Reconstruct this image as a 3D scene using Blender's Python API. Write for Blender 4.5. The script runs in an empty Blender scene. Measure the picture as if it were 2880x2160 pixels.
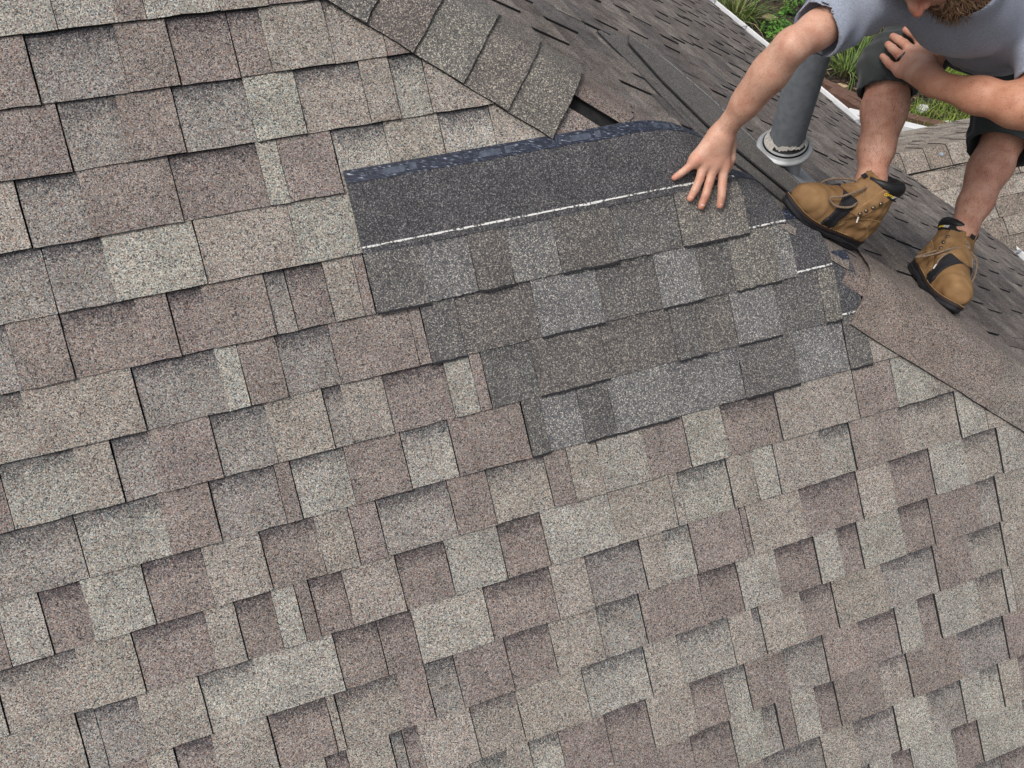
import bpy, math, random
import numpy as np
from mathutils import Vector, Matrix
random.seed(7); RNG = np.random.default_rng(7)
rad = math.radians
SC = bpy.context.scene
COL = SC.collection

# ------------------------------------------------------------------ camera, sky, sun, exposure
W, H = 2880, 2160                       # pixel grid of the photograph, used for reading positions
FPX, TAU, AZ, PITCH, ROLL = 2090.8, 0.88268, 1.20956, 0.76957, -0.03958
U = 0.143                               # shingle exposure in metres
CAM = np.array([0., 0., 6.0])
def cam_basis(tau, roll):
    fw = np.array([0, math.cos(tau), -math.sin(tau)]); r = np.array([1., 0, 0]); d = np.array([0, -math.sin(tau), -math.cos(tau)])
    c, s = math.cos(roll), math.sin(roll)
    return np.array([c*r + s*d, -s*r + c*d, fw])
B = cam_basis(TAU, ROLL)
cam = bpy.data.cameras.new('camera'); camo = bpy.data.objects.new('camera', cam); COL.objects.link(camo)
cam.sensor_width = 36; cam.lens = FPX/W*36; cam.clip_start = 0.05; cam.clip_end = 500
m = Matrix.Identity(4)
for i in range(3):
    m[i][0] = B[0][i]; m[i][1] = -B[1][i]; m[i][2] = -B[2][i]; m[i][3] = CAM[i]
camo.matrix_world = m
SC.camera = camo
SC.render.resolution_x, SC.render.resolution_y = 1024, 768

SUN_AZ, SUN_EL = rad(-128), rad(58)     # direction the light comes from: compass angle from the camera's heading, height
wd = bpy.data.worlds.new('World'); SC.world = wd; wd.use_nodes = True
nt = wd.node_tree; bg = nt.nodes['Background']
sky = nt.nodes.new('ShaderNodeTexSky'); sky.sky_type = 'NISHITA'; sky.sun_disc = False
sky.sun_elevation = SUN_EL; sky.sun_rotation = SUN_AZ; sky.dust_density = 6.0; sky.air_density = 1.0; sky.ozone_density = 0.4
hs = nt.nodes.new('ShaderNodeHueSaturation'); hs.inputs['Saturation'].default_value = 0.45
nt.links.new(sky.outputs[0], hs.inputs['Color']); nt.links.new(hs.outputs[0], bg.inputs['Color'])
bg.inputs['Strength'].default_value = 0.15
sl = bpy.data.lights.new('sun', 'SUN'); so = bpy.data.objects.new('sun', sl); COL.objects.link(so)
sl.energy = 1.5; sl.angle = rad(14); sl.color = (1, 0.96, 0.90)
sdir = Vector((math.sin(SUN_AZ)*math.cos(SUN_EL), math.cos(SUN_AZ)*math.cos(SUN_EL), math.sin(SUN_EL)))
so.rotation_euler = sdir.to_track_quat('Z', 'Y').to_euler(); so.location = (0, 0, 15)
vs = SC.view_settings; vs.view_transform = 'Standard'; vs.look = 'None'; vs.gamma = 1; vs.exposure = -0.05

# ------------------------------------------------------------------ pixel -> place helpers
def ray(x, y): return ((x-W/2)*B[0] + (y-H/2)*B[1])/FPX + B[2]
def hit(x, y, n, d):                    # n.X = d plane
    r = ray(x, y); return CAM + r*((d - n@CAM)/(r@n))
def at(x, y, rng):
    r = ray(x, y); return CAM + r/np.linalg.norm(r)*rng
def proj(X):
    c = (np.asarray(X)-CAM)@B.T
    return np.stack([W/2+FPX*c[..., 0]/c[..., 2], H/2+FPX*c[..., 1]/c[..., 2], c[..., 2]], -1)
def nrm(a): a = np.asarray(a, float); return a/np.linalg.norm(a)
UP = np.array([0, 0, 1.])

# main slope: u along courses, v down the slope
u_ = np.array([math.sin(AZ), math.cos(AZ), 0]); o_ = np.array([math.cos(AZ), -math.sin(AZ), 0])
v_ = o_*math.cos(PITCH) - UP*math.sin(PITCH)
n_ = np.cross(u_, v_); n_ = n_ if n_[2] > 0 else -n_
D1 = n_@CAM - 12.5243*U; V0 = 5.25094*U
def main(x, y): return hit(x, y, n_, D1)
def muv(x, y):
    X = main(x, y)-CAM; return X@u_, X@v_ + V0          # metres; v/U = course number
O1 = CAM + n_*(D1 - n_@CAM)                              # foot of the camera on the main slope
# hip line: parallel to the cap edge seen in the photo
ha, hb = main(1030, 77), main(2660, 1087)
hd = nrm(hb-ha)
w1 = np.cross(n_, hd); w1 = w1 if w1@u_ > 0 else -w1     # in the main slope, towards and past the hip
HIPQ = 0.150
H0 = ha + w1*HIPQ
A2 = rad(157.3); e2 = np.array([math.sin(A2), math.cos(A2), 0])
n2 = nrm(np.cross(hd, e2)); n2 = n2 if n2[2] > 0 else -n2
D2 = n2@H0
s2 = np.cross(n2, e2); s2 = s2 if s2[2] < 0 else -s2
w2 = np.cross(n2, hd); w2 = w2 if w2@s2 > 0 else -w2
def side(x, y): return hit(x, y, n2, D2)
RF = 0.05                                                # rounding of the fold
def fold(t, q, h, q0=0., RF=RF):
    """t along the hip, q across it (negative on the main slope), h above the roof: follows the roof over the hip"""
    t, q, h = np.broadcast_arrays(np.asarray(t, float), np.asarray(q, float)-q0, np.asarray(h, float))
    a = np.clip((q+RF)/(2*RF), 0, 1)
    qa = np.minimum(q, -RF); qb = np.maximum(q-RF, 0)
    i2 = RF*a*a; i1 = 2*RF*a - i2
    X = H0 + hd*t[..., None] + w1*(qa+i1+q0)[..., None] + w2*(i2+qb)[..., None]
    nn = n_*(1-a)[..., None] + n2*a[..., None]; nn /= np.linalg.norm(nn, axis=-1, keepdims=True)
    return X + nn*h[..., None]
def uv2tq(u, v):
    X = O1 + np.multiply.outer(u, u_) + np.multiply.outer(v-V0, v_) - H0
    return X@hd, X@w1
def mpos(u, v, h):                                       # on the main slope, folding over the hip when past it
    u = np.asarray(u, float); v = np.asarray(v, float)
    X = O1 + u[..., None]*u_ + (v-V0)[..., None]*v_ - H0
    return fold(X@hd, X@w1, h)
def mposP(u, v, h):                                      # stiff new strips: stay flat a little past the hip, then sag over it
    u = np.asarray(u, float); v = np.asarray(v, float); X = O1 + u[..., None]*u_ + (v-V0)[..., None]*v_ - H0
    return fold(X@hd, X@w1, h, .03, .075)
def u_hip(v, q=0.0):                                     # u where the line q is reached at v
    t0, q0 = uv2tq(np.float64(0), np.float64(v)); return (q-q0)/(u_@w1)

# ------------------------------------------------------------------ object helpers
ORIG = {}
def setp(o, label=None, cat=None, group=None, kind=None):
    if label: o['label'] = label
    if cat: o['category'] = cat
    if group: o['group'] = group
    if kind: o['kind'] = kind
    return o
def thing(name, loc, label, cat, group=None):
    o = bpy.data.objects.new(name, None); COL.objects.link(o); o.location = [float(c) for c in loc]
    o.empty_display_size = 0.1
    ORIG[o.name] = np.asarray(loc, float)
    return setp(o, label, cat, group)
def mk(name, V, F, mats, parent=None, fm=None, smooth=False, attr=None, kind=None, label=None):
    V = np.asarray(V, float).reshape(-1, 3)
    org = ORIG[parent.name] if parent else (V.mean(0) if len(V) else np.zeros(3))
    me = bpy.data.meshes.new(name)
    me.from_pydata((V-org).tolist(), [], F if isinstance(F, list) else F.tolist())
    if not isinstance(mats, (list, tuple)): mats = [mats]
    for mm in mats: me.materials.append(mm)
    if fm is not None: me.polygons.foreach_set('material_index', np.asarray(fm, np.int32))
    if smooth: me.polygons.foreach_set('use_smooth', np.ones(len(me.polygons), bool))
    if attr is not None:
        a = me.color_attributes.new('tone', 'FLOAT_COLOR', 'POINT'); a.data.foreach_set('color', np.asarray(attr, np.float32).ravel())
    me.update()
    o = bpy.data.objects.new(name, me); COL.objects.link(o)
    if parent: o.parent = parent
    else: o.location = org.tolist()
    ORIG[o.name] = org
    return setp(o, kind=kind, label=label)
class MB:                                                # collects shapes for one mesh
    def __init__(s): s.V = []; s.F = []; s.M = []; s.A = []; s.n = 0
    def add(s, V, F, mi=0, A=None):
        V = np.asarray(V, float).reshape(-1, 3); s.V.append(V)
        s.F += [[int(i)+s.n for i in f] for f in F]
        s.M += list(mi) if hasattr(mi, '__len__') else [mi]*len(F)
        s.A.append(np.tile([1, 1, 1, 0.], (len(V), 1)) if A is None else np.asarray(A, float).reshape(-1, 4)); s.n += len(V)
    def build(s, name, mats, parent=None, attr=False, **k):
        return mk(name, np.concatenate(s.V), s.F, mats, parent, fm=s.M, attr=np.concatenate(s.A) if attr else None, **k)
def box_vf(c, ax, hx, hy, hz):
    ax = np.asarray(ax, float); V = []
    for i in (-1, 1):
        for j in (-1, 1):
            for k in (-1, 1): V.append(np.asarray(c)+ax[0]*hx*i+ax[1]*hy*j+ax[2]*hz*k)
    return V, [[0, 1, 3, 2], [4, 6, 7, 5], [0, 4, 5, 1], [2, 3, 7, 6], [0, 2, 6, 4], [1, 5, 7, 3]]
def frame(d):
    d = nrm(d); a = np.array([0, 0, 1.]) if abs(d[2]) < .9 else np.array([1., 0, 0])
    x = nrm(np.cross(a, d)); return x, np.cross(d, x), d
def tube_vf(P, R, n=8, cap=True):
    P = np.asarray(P, float); R = np.broadcast_to(np.asarray(R, float), (len(P),)); V = []; F = []
    x, y, d = frame(P[1]-P[0])
    for i in range(len(P)):
        d = nrm(P[min(i+1, len(P)-1)]-P[max(i-1, 0)]); x = nrm(x-d*(x@d)); y = np.cross(d, x)
        for k in range(n):
            a = 2*math.pi*k/n; V.append(P[i]+R[i]*(x*math.cos(a)+y*math.sin(a)))
    for i in range(len(P)-1):
        for k in range(n): k2 = (k+1) % n; F.append([i*n+k, i*n+k2, (i+1)*n+k2, (i+1)*n+k])
    if cap: F.append(list(range(n))[::-1]); F.append([(len(P)-1)*n+k for k in range(n)])
    return V, F
def catmull(P, k=6):
    P = np.asarray(P, float); Q = np.vstack([2*P[0]-P[1], P, 2*P[-1]-P[-2]]); out = []
    for i in range(1, len(Q)-2):
        for t in np.linspace(0, 1, k, endpoint=False):
            a, b, c, d = Q[i-1:i+3]
            out.append(.5*((2*b)+(c-a)*t+(2*a-5*b+4*c-d)*t*t+(3*b-a-3*c+d)*t**3))
    out.append(P[-1]); return np.array(out)

# ------------------------------------------------------------------ materials
def mat(name):
    m = bpy.data.materials.new(name); m.use_nodes = True; t = m.node_tree
    return m, t, t.nodes['Principled BSDF']
def N(t, typ, **k):
    n = t.nodes.new(typ)
    for a, b in k.items():
        if a.startswith('i_'):
            key = a[2:]; n.inputs[int(key) if key.isdigit() else key].default_value = b
        else: setattr(n, a, b)
    return n
def ramp(t, stops, interp='LINEAR'):
    r = t.nodes.new('ShaderNodeValToRGB'); r.color_ramp.interpolation = interp; e = r.color_ramp.elements
    while len(e) < len(stops): e.new(0.5)
    for i, (p, c) in enumerate(stops): e[i].position = p; e[i].color = (*c, 1) if len(c) == 3 else c
    return r
def mixm(t, fac, a, b, mode='MIX'):
    n = t.nodes.new('ShaderNodeMix'); n.data_type = 'RGBA'; n.blend_type = mode
    for s, v in ((0, fac), (6, a), (7, b)):
        if isinstance(v, bpy.types.NodeSocket): t.links.new(v, n.inputs[s])
        elif s == 0: n.inputs[0].default_value = v
        else: n.inputs[s].default_value = (*v, 1)
    return n.outputs[2]
def math_(t, op, a, b=None):
    n = t.nodes.new('ShaderNodeMath'); n.operation = op
    for i, v in enumerate((a, b)):
        if v is None: continue
        if isinstance(v, bpy.types.NodeSocket): t.links.new(v, n.inputs[i])
        else: n.inputs[i].default_value = v
    return n.outputs[0]
def granules(name, size, stops, contrast=1.0, rough=0.93, bump=0.5, mottle=0.25):
    """ceramic granules bonded to asphalt; 'tone' holds the blend colour of each piece and, in alpha, the maker's dark shadow-band granules"""
    m, t, b = mat(name); g = N(t, 'ShaderNodeNewGeometry')
    at_ = N(t, 'ShaderNodeAttribute', attribute_name='tone')
    vo = N(t, 'ShaderNodeTexVoronoi'); vo.inputs['Scale'].default_value = 1/size; t.links.new(g.outputs['Position'], vo.inputs['Vector'])
    sep = N(t, 'ShaderNodeSeparateColor'); t.links.new(vo.outputs['Color'], sep.inputs[0])
    r = ramp(t, stops, 'CONSTANT'); t.links.new(sep.outputs[0], r.inputs[0])
    c = mixm(t, contrast, (1, 1, 1), r.outputs[0]); c = mixm(t, 1.0, c, at_.outputs['Color'], 'MULTIPLY')
    no = N(t, 'ShaderNodeTexNoise'); no.inputs['Scale'].default_value = 14; no.inputs['Detail'].default_value = 5; t.links.new(g.outputs['Position'], no.inputs['Vector'])
    rr = ramp(t, [(0.3, (1-mottle,)*3), (0.7, (1+mottle*.6,)*3)]); t.links.new(no.outputs[0], rr.inputs[0])
    c = mixm(t, 1.0, c, rr.outputs[0], 'MULTIPLY')
    n3 = N(t, 'ShaderNodeTexNoise'); n3.inputs['Scale'].default_value = 75; n3.inputs['Detail'].default_value = 3; t.links.new(g.outputs['Position'], n3.inputs['Vector'])
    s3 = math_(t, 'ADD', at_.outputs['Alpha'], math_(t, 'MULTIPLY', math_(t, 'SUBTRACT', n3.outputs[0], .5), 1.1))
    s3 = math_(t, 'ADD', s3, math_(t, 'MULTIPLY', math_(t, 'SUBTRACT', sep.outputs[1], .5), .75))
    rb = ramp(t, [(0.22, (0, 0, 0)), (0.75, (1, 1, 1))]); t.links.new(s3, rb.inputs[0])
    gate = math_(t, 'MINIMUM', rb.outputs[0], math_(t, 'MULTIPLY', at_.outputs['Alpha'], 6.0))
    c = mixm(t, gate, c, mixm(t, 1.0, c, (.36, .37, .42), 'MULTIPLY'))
    t.links.new(c, b.inputs['Base Color']); b.inputs['Roughness'].default_value = rough; b.inputs['Specular IOR Level'].default_value = 0.25
    bp = N(t, 'ShaderNodeBump'); bp.inputs['Strength'].default_value = bump; bp.inputs['Distance'].default_value = size*.5
    t.links.new(vo.outputs['Distance'], bp.inputs['Height']); bp.invert = True
    t.links.new(bp.outputs[0], b.inputs['Normal'])
    return m
OLD_ST = [(0, (.24, .25, .27)), (.17, (1.05, .78, .70)), (.34, (.90, .98, 1.03)), (.56, (.70, .67, .65)), (.68, (1.32, 1.25, 1.12)), (.86, (1.80, 1.76, 1.68))]
NEW_ST = [(0, (.30, .31, .35)), (.30, (.70, .64, .62)), (.50, (.95, .98, 1.02)), (.66, (.55, .55, .56)), (.78, (1.5, 1.40, 1.24)), (.91, (2.6, 2.5, 2.3))]
M_OLD = granules('aged_granules', .0022, OLD_ST, mottle=.18)
M_NEW = granules('fresh_granules', .0023, NEW_ST, contrast=.85, mottle=.14)
M_SIDE = granules('side_granules', .0024, OLD_ST, mottle=.42)
M_FAR = granules('far_granules', .006, OLD_ST, contrast=.8)
def plain(name, col, rough=.6, noise=None, scale=20, spec=.3, metal=0., bump=0., detail=4, stretch=None):
    m, t, b = mat(name); b.inputs['Roughness'].default_value = rough; b.inputs['Specular IOR Level'].default_value = spec; b.inputs['Metallic'].default_value = metal
    b.inputs['Base Color'].default_value = (*col, 1)
    if noise is not None:
        g = N(t, 'ShaderNodeNewGeometry'); no = N(t, 'ShaderNodeTexNoise'); no.inputs['Scale'].default_value = scale; no.inputs['Detail'].default_value = detail
        src = g.outputs['Position']
        if stretch is not None:
            mp = N(t, 'ShaderNodeMapping'); mp.inputs['Scale'].default_value = stretch; t.links.new(src, mp.inputs[0]); src = mp.outputs[0]
        t.links.new(src, no.inputs['Vector'])
        r = ramp(t, [(.32, col), (.68, noise)]); t.links.new(no.outputs[0], r.inputs[0]); t.links.new(r.outputs[0], b.inputs['Base Color'])
        if bump:
            bp = N(t, 'ShaderNodeBump'); bp.inputs['Strength'].default_value = bump; bp.inputs['Distance'].default_value = .004
            t.links.new(no.outputs[0], bp.inputs['Height']); t.links.new(bp.outputs[0], b.inputs['Normal'])
    return m
M_ASPH = plain('asphalt_edge', (.013, .013, .015), .85, (.03, .03, .033), 300)
M_DECK = plain('roofing_felt', (.012, .012, .013), .9, (.022, .022, .022), 60)
M_WHITE = plain('white_painted_metal', (.74, .75, .76), .4, (.62, .63, .64), 6)
M_ALU = plain('grey_gutter_metal', (.33, .34, .36), .45, (.22, .23, .25), 12)
M_WALL = plain('pale_siding', (.55, .53, .49), .7, (.5, .48, .45), 4)

# tones of shingle blends (albedo)
TONE = {'L': (.284, .284, .266), 'T': (.262, .250, .232), 'B': (.214, .193, .184), 'G': (.230, .224, .215), 'D': (.17, .155, .15),
        'Nd': (.142, .140, .138), 'Nb': (.152, .146, .140), 'Nl': (.196, .197, .197), 'Nt': (.182, .176, .164), 'Nh': (.092, .094, .101)}
def jit(c, a=.07):
    k = 1+random.uniform(-a, a); return tuple(max(0, x*k*(1+random.uniform(-.008, .008))) for x in c)

def tab_mesh(pos, u0, u1, v0, v1, ha, hb, tone, band=0., lift=0., gl=0., gr=0., nu=None, clip=None, tuck=.012, skirt=.013, jag=.0009, prof=(0, .14, .40, 1)):
    """one shingle tab as a slab: top sheet in rows down the slope, black cut edges on its sides and butt"""
    u0 += gl; u1 -= gr
    nu = nu or max(3, min(7, int((u1-u0)/.045)+2))
    rows = [v0-tuck] + [v0+(v1-v0)*p for p in prof]
    us = np.linspace(u0, u1, nu); V = []; A = []; nr = len(rows)
    tilt = random.uniform(-.0008, .0008)
    for i, vv in enumerate(rows):
        p = (vv-v0)/(v1-v0)
        uu = us.copy()
        uu[1:-1] += RNG.uniform(-.004, .004, nu-2)
        uu[0] += RNG.normal(0, jag*.5); uu[-1] += RNG.normal(0, jag*.5)
        vv_ = np.full(nu, vv) + (RNG.normal(0, jag, nu) if i == nr-1 else 0)
        if clip: uu = np.minimum(uu, clip(vv))
        h = ha+(hb-ha)*p + lift + np.linspace(-tilt, tilt, nu) + RNG.normal(0, .00035, nu)
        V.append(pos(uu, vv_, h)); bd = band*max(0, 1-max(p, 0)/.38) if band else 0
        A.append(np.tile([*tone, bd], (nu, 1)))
    ntop = nu*nr
    V = np.concatenate(V); A = np.concatenate(A); F = []; M = []
    for i in range(nr-1):
        for j in range(nu-1): F.append([i*nu+j, (i+1)*nu+j, (i+1)*nu+j+1, i*nu+j+1]); M.append(0)
    ring = [i*nu for i in range(nr)] + [(nr-1)*nu+j for j in range(1, nu)] + [i*nu+nu-1 for i in range(nr-2, -1, -1)]
    Vr = []; th = hb-ha+lift+.004
    tc = V[0]; 
    # side skirt goes straight down towards the deck
    nn = np.cross(V[nu]-V[0], V[nu-1]-V[0]); nn = nn/max(np.linalg.norm(nn), 1e-9); nn = nn if nn[2] > 0 else -nn
    sk = V[ring]-nn*min(th, skirt)
    k0 = ntop
    V = np.concatenate([V, sk]); A = np.concatenate([A, np.tile([*tone, 0.], (len(ring), 1))])
    for a in range(len(ring)-1): F.append([ring[a], k0+a, k0+a+1, ring[a+1]]); M.append(1)
    return V, F, M, A

# ------------------------------------------------------------------ the house
house = thing('house', H0+np.array([1.5, 2.0, -4]), 'house with steep brown-grey shingle roof, side slope, lower gable and white gutter', 'house')
def slab_poly(name, pts, n, th, m, parent):
    pts = np.asarray(pts); k = len(pts); V = np.concatenate([pts, pts-np.asarray(n)*th])
    F = [list(range(k)), [k+i for i in range(k)][::-1]]+[[i, (i+1) % k, k+(i+1) % k, k+i] for i in range(k)]
    return mk(name, V, F, m, parent)
def hipP(t, dz=0): return H0+hd*t-UP*dz
deck1 = slab_poly('roof_slope', [hipP(-1.6)-n_*.012, hipP(3.2)-n_*.012, hipP(3.2)-n_*.012-u_*6.5, hipP(-1.6)-n_*.012-u_*3.2], n_, .02, M_DECK, house)
setp(deck1, label='steep front roof slope of weathered brown-grey laminated shingles')

# joints between tabs, read from the photograph: crop origin and scale, then (x, y, joint strength, blend of the tab to its right; b = dark band at its head)
J = [
 ((0, 0, 2.212), [(345, 90, 3, 'L'), (722, 70, 1, 'B'), (905, 60, 2, 'L'), (1370, 40, 1, 'T'), (1670, 15, 1, 'B'),
  (210, 440, 3, 'Gb'), (750, 330, 1, 'B'), (1085, 350, 2, 'Bb'), (1455, 290, 3, 'Bb'), (1650, 250, 1, 'T'), (2040, 200, 1, 'Tb'),
  (410, 860, 3, 'Gb'), (770, 800, 1, 'B'), (1120, 760, 3, 'Gb'), (1560, 700, 1, 'L'), (1870, 650, 2, 'Tb'),
  (150, 1330, 3, 'Gb'), (530, 1250, 1, 'B'), (1100, 1180, 3, 'Bb'), (1635, 1090, 2, 'L'), (1682, 1100, 3, 'Bb'), (1760, 1050, 1, 'B'), (2108, 1050, 3, 'Lb')]),
 ((800, 0, 1.27), [(365, 190, 1, 'B'), (290, 350, 1, 'T'), (395, 330, 2, 'Lb'), (515, 340, 2, 'T')]),
 ((900, 200, 2.212), [(420, 470, 1, 'T'), (755, 400, 2, 'Lb'), (1065, 330, 1, 'T'), (235, 1330, 2, 'B')]),
 ((0, 600, 2.212), [(310, 400, 3, 'Gb'), (690, 380, 1, 'L'), (1250, 250, 3, 'T'), (1295, 250, 3, 'B'), (1835, 150, 2, 'L'),
  (65, 800, 1, 'B'), (420, 800, 3, 'Bb'), (880, 700, 1, 'B'), (1085, 680, 3, 'Bb'), (1300, 650, 0, 'B'), (1685, 580, 2, 'Gb'), (1815, 560, 3, 'Bb'), (2045, 500, 2, 'T'),
  (870, 1150, 3, 'Gb'), (1375, 1010, 1, 'L'), (1518, 1000, 3, 'B'), (1755, 950, 2, 'Gb'), (2082, 880, 2, 'B'),
  (480, 1540, 0, 'T'), (710, 1500, 3, 'Gb'), (950, 1480, 1, 'B'), (1345, 1430, 3, 'Gb'), (1680, 1330, 0, 'T'), (2045, 1280, 3, 'Gb')]),
 ((900, 900, 2.212), [(590, 150, 2, 'B'), (160, 560, 1, 'T'), (422, 520, 2, 'Bb'), (808, 470, 1, 'L'), (970, 450, 2, 'B'),
  (180, 950, 2, 'B'), (532, 870, 3, 'Lb'), (828, 800, 2, 'B'), (385, 1300, 3, 'Gb'), (822, 1170, 2, 'B'), (1068, 1130, 2, 'Tb'), (1422, 1020, 2, 'B'), (1562, 990, 1, 'T'), (1748, 950, 2, 'L'), (2020, 840, 2, 'B')]),
 ((0, 1350, 2.048), [(60, 150, 3, 'Lb'), (475, 380, 3, 'Lb'), (955, 250, 1, 'B'), (1243, 170, 3, 'Gb'), (1628, 120, 3, 'B'), (1722, 110, 3, 'Lb'),
  (30, 880, 1, 'L'), (275, 820, 3, 'Bb'), (515, 750, 1, 'L'), (862, 650, 3, 'Bb'), (1200, 550, 1, 'T'), (1535, 460, 3, 'Bb'), (1845, 370, 1, 'T'), (2022, 250, 3, 'B'),
  (33, 1330, 3, 'Tb'), (490, 1150, 0, 'T'), (805, 1040, 3, 'Bb'), (1215, 900, 1, 'T'), (1390, 860, 3, 'Bb'), (1605, 820, 1, 'L'), (1730, 750, 3, 'B'), (1812, 730, 3, 'Bb'),
  (480, 1490, 3, 'Gb'), (842, 1430, 2, 'T'), (1182, 1270, 3, 'Lb'), (1495, 1170, 0, 'L'), (1950, 1030, 3, 'Bb'),
  (1020, 1600, 3, 'Bb'), (1235, 1540, 1, 'T'), (1578, 1500, 3, 'Bb'), (1912, 1400, 3, 'T'), (1962, 1380, 3, 'Tb'), (640, 1640, 1, 'Gb'), (845, 1600, 1, 'T')]),
 ((900, 1410, 2.212), [(172, 600, 1, 'T'), (495, 480, 3, 'Bb'), (800, 400, 2, 'L'), (1122, 280, 3, 'Bb'), (1395, 230, 2, 'L'), (1818, 130, 1, 'T'),
  (385, 900, 3, 'Bb'), (592, 810, 2, 'L'), (1040, 680, 3, 'Bb'), (1450, 560, 2, 'T'), (1660, 450, 1, 'Gb'), (2003, 390, 3, 'T'), (2130, 250, 1, 'Lb'),
  (515, 1240, 1, 'B'), (675, 1150, 3, 'Gb'), (865, 1130, 2, 'B'), (1172, 1000, 3, 'Bb'), (1450, 930, 2, 'T'), (1732, 780, 2, 'Gb'), (2005, 740, 3, 'B'),
  (460, 1570, 3, 'Gb'), (538, 1560, 3, 'Bb'), (628, 1500, 1, 'T'), (962, 1430, 3, 'Tb'), (1250, 1360, 2, 'T'), (1655, 1200, 3, 'Lb'), (2038, 1080, 3, 'T'),
  (1315, 1600, 2, 'Lb'), (1512, 1590, 1, 'B'), (1775, 1410, 2, 'Bb'), (2048, 1380, 2, 'T'), (930, 1650, 1, 'Lb'), (1170, 1620, 1, 'T'), (40, 1640, 1, 'Bb'), (180, 1620, 1, 'T')]),
 ((1880, 900, 2.212), [(1235, 150, 1, 'T'), (108, 770, 3, 'L'), (340, 700, 3, 'Bb'), (672, 600, 3, 'T'), (1150, 450, 3, 'B'), (1385, 380, 1, 'L'), (1622, 390, 2, 'T'),
  (22, 1120, 2, 'T'), (75, 1100, 3, 'Lb'), (372, 1010, 2, 'T'), (525, 960, 1, 'L'), (660, 910, 3, 'T'), (935, 760, 1, 'Lb'), (1128, 760, 3, 'B'), (1430, 650, 0, 'Tb'), (1780, 570, 3, 'L'), (1960, 610, 2, 'T'),
  (138, 1390, 3, 'B'), (452, 1300, 3, 'B'), (492, 1300, 2, 'T'), (820, 1180, 1, 'Bb'), (1172, 1070, 3, 'T'), (1372, 960, 1, 'Bb'), (1622, 930, 3, 'L'), (1825, 810, 1, 'Tb'), (2045, 800, 3, 'L'),
  (180, 1620, 3, 'Bb'), (425, 1600, 2, 'L'), (655, 1480, 1, 'Bb'), (912, 1480, 3, 'L'), (1058, 1450, 2, 'Bb'), (1180, 1400, 3, 'L'), (1430, 1260, 1, 'Bb'), (1622, 1250, 3, 'B'), (1900, 1050, 0, 'Gb'), (2035, 1110, 3, 'T')]),
 ((1880, 1410, 1.269), [(38, 560, 2, 'Lb'), (222, 500, 2, 'T'), (300, 440, 1, 'Gb'), (330, 460, 3, 'T'), (475, 400, 1, 'Bb'), (588, 370, 3, 'T'), (757, 280, 1, 'Gb'), (948, 240, 3, 'B'), (1060, 140, 1, 'Tb'), (1190, 160, 3, 'T'),
  (90, 750, 1, 'Bb'), (200, 690, 3, 'Lb'), (280, 660, 3, 'B'), (417, 620, 1, 'Gb'), (557, 560, 3, 'B'), (675, 470, 0, 'Bb'), (812, 460, 3, 'L'), (893, 430, 1, 'Bb'), (955, 410, 3, 'L'), (1097, 340, 1, 'Tb'), (1194, 320, 3, 'L'), (1223, 310, 3, 'T'),
  (228, 860, 3, 'L'), (338, 800, 1, 'Gb'), (390, 800, 3, 'B'), (442, 770, 3, 'L'), (523, 720, 1, 'Bb'), (595, 710, 3, 'B'), (750, 620, 1, 'Tb'), (851, 610, 3, 'B'), (1027, 510, 1, 'Gb'), (1195, 480, 3, 'B'),
  (335, 930, 2, 'Gb'), (545, 890, 3, 'T'), (655, 810, 1, 'Gb'), (808, 800, 3, 'L'), (918, 720, 1, 'Gb'), (1043, 700, 3, 'L'), (1108, 640, 1, 'Lb'), (1179, 650, 3, 'T'), (1245, 600, 2, 'Bb'),
  (710, 935, 2, 'L'), (790, 910, 1, 'Bb'), (860, 910, 3, 'L'), (1005, 830, 1, 'Bb'), (1105, 850, 3, 'L'), (1255, 720, 2, 'Bb'), (1180, 925, 2, 'Bb')]),
]
ROWS = {}
for (x0, y0, s), lst in J:
    for (x, y, st, tn) in lst:
        uu, vv = muv(x0+x/s, y0+y/s); ROWS.setdefault(int(math.floor(vv/U))+1, []).append((uu, st, tn))
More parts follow.
